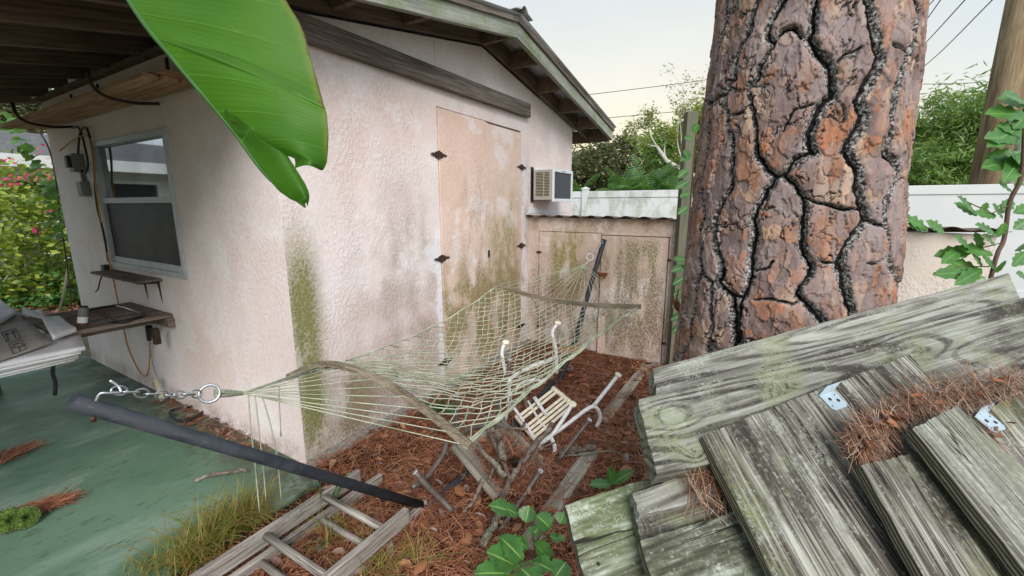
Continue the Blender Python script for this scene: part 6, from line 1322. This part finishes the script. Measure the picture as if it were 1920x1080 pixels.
# fibre bundles on the slab
for k, (x0, y0, x1, y1, sp2, lb) in enumerate(((-20, 870, 50, 842, .03, 'brown bark fibre heap at the left edge of the patio'), (40, 965, 125, 938, .02, 'brown bark fibre bundle beside the mossy pads'))):
    a, b = gnd(x0, y0, .01), gnd(x1, y1, .01); d = math.atan2(b.y-a.y, b.x-a.x); litter_patch('bark_fibres', [a, b], 420, sp2, .13, 'needle', 30+k, lb, aim=d)
mo = gnd(22, 985, .03); t = thing('mossy_pads', 'two round moss covered pads on the patio at the lower left edge', 'moss', Vector((mo.x, mo.y, 0)))
for k, (dx, dy, dz, R_) in enumerate(((-.01, .0, .035, .050), (.03, .03, .025, .045))):
    ce = Vector((mo.x+dx, mo.y+dy, dz+.02)); nn_ = (Vector((0, 0, H))-ce).normalized(); xx = nn_.cross(Vector((0, 0, 1))).normalized(); yy = xx.cross(nn_); rr_ = np.random.RandomState(k); g = MB(); n = 30; vs = []
    for j in range(n//2+1):
        for i in range(n):
            th, ph = i/n*6.283, (j/(n//2)-.5)*math.pi; q = R_*(1+.03*rr_.rand()); vs.append(ce+xx*(q*math.cos(ph)*math.cos(th))+yy*(q*math.cos(ph)*math.sin(th))+nn_*(q*.22*math.sin(ph)))
    g.add(vs, [(j*n+i, j*n+(i+1) % n, (j+1)*n+(i+1) % n, (j+1)*n+i) for j in range(n//2) for i in range(n)]); g.build('pad', M['moss'], t, Matrix.Translation(mo), smooth=True, fix=False)
    MB().torus(ce, nn_, R_*.985, .0028, 30, 6).build('rim', M['beige'], t, Matrix.Translation(mo), smooth=True)
    rr3 = np.random.RandomState(k+5); vv = np.array([tuple(p) for p in vs])[rr3.randint(len(vs), size=5000)]+rr3.normal(size=(5000, 3))*.003; d = vv-np.array(ce); d /= np.linalg.norm(d, axis=1)[:, None]; s_ = rr3.normal(size=d.shape)*.0010
    V = np.stack([vv-s_, vv+s_, vv+d*.003+np.array(nn_)*.004+rr3.normal(size=d.shape)*.001], 1).reshape(-1, 3); npobj('moss_fuzz', V, np.arange(15000).reshape(-1, 3), M['moss'], t, Matrix.Translation(mo), kind='stuff')
# pine cones
def cone(p, L, ax, label):
    ax = Vector(ax).normalized(); t = thing('pine_cone', label, 'pine cone', p, 'pine cones'); g = MB(); s_ = ax.orthogonal().normalized(); b = ax.cross(s_); g.tube([p-ax*L*.5, p+ax*L*.5], [L*.14, L*.08], 8); k = 0
    for i in range(60):
        f_ = i/60; th = i*2.39996; R_ = L*.34*math.sin(math.pi*(.12+.8*f_))+.003; d = s_*math.cos(th)+b*math.sin(th); tn = ax.cross(d); c = p+ax*L*(f_-.5)
        w = R_*.55; g.add([c+d*R_*.2, c+d*R_+tn*w+ax*L*.05, c+d*R_*1.15+ax*L*.09, c+d*R_-tn*w+ax*L*.05, c+d*R_*.9+ax*L*.01], [(0, 1, 2), (0, 2, 3), (0, 4, 1), (0, 3, 4), (1, 4, 2), (2, 4, 3)])
    g.build('scales', M['iron'], t, Matrix.Translation(p))
for k, (x, y, tt, lb) in enumerate(((963, 866, 2.12, 'pine cone on the overturned sling chair by the thick branch'), (1186, 748, 3.22, 'pine cone beside the far edging timber'), (738, 816, 2.8, 'pine cone on the needles near the shed wall'), (800, 870, 2.45, 'pine cone by the curved chair arm'), (722, 930, 2.1, 'pine cone near the ladder end'))): cone(px(x, y, tt), .065, (math.cos(k*2), math.sin(k*2), .3), lb)
# grass tufts
def grass(nm, pts, n, sp_, L, seed, label, lean=None):
    r = np.random.RandomState(seed); c = np.array([tuple(p) for p in pts]); t = r.rand(n)*(len(c)-1); i = t.astype(int); f = (t-i)[:, None]; P = c[i]*(1-f)+c[np.minimum(i+1, len(c)-1)]*f; P[:, :2] += r.normal(size=(n, 2))*sp_
    a = r.rand(n)*6.283; out = r.uniform(.25, 1.5, n)*(.5+fbm(P[:, 0]*25, P[:, 1]*25, seed)); LL = r.uniform(L*.3, L*1.15, n)*(.35+1.2*fbm(P[:, 0]*16, P[:, 1]*16, seed+9)); k = 6; s_ = np.linspace(0, 1, k)[None]; dx, dy = np.cos(a)*out, np.sin(a)*out
    X = P[:, None, 0]+dx[:, None]*LL[:, None]*s_**1.4; Y = P[:, None, 1]+dy[:, None]*LL[:, None]*s_**1.4; Z = P[:, None, 2]+LL[:, None]*(s_-.55*out[:, None]*s_**2.2)
    w = .0034*(1-s_*.9); wx, wy = -np.sin(a)[:, None]*w, np.cos(a)[:, None]*w
    V = np.stack([np.stack([X-wx, Y-wy, Z], 2), np.stack([X+wx, Y+wy, Z], 2)], 2).reshape(-1, 3); q = np.arange(n)[:, None]*(2*k); Q = np.concatenate([q+[[2*j, 2*j+1, 2*j+3, 2*j+2]] for j in range(k-1)], 0)
    npobj(nm, V, Q, M['grass'], None, kind='stuff', label=label)
grass('grass_tuft', [gnd(340, 1075), gnd(390, 1020), gnd(450, 985), gnd(478, 972)], 800, .038, .24, 1, 'yellowing grass tuft along the outer ladder rail')
grass('grass_tuft', [gnd(265, 1075), gnd(300, 1060)], 30, .03, .16, 2, 'small grass sprout on the patio at the bottom')
grass('grass_tuft', [gnd(600, 1010), gnd(640, 1030), gnd(560, 990)], 90, .05, .16, 3, 'thin grass growing inside the ladder')
grass('grass_tuft', [gnd(640, 1085), gnd(720, 1070), gnd(790, 1065)], 170, .04, .15, 4, 'thin grass along the inner ladder rail at the bottom')
grass('grass_tuft', [gnd(765, 990), gnd(775, 970)], 25, .02, .09, 6, 'tiny grass sprout at the foot of the hammock stand')
P = np.array([tuple(at(x, 560, 6)) for x in range(0, 10)])
print('objects', len(bpy.data.objects), 'tris', sum(len(o.data.polygons) for o in bpy.data.objects if o.type == 'MESH'))
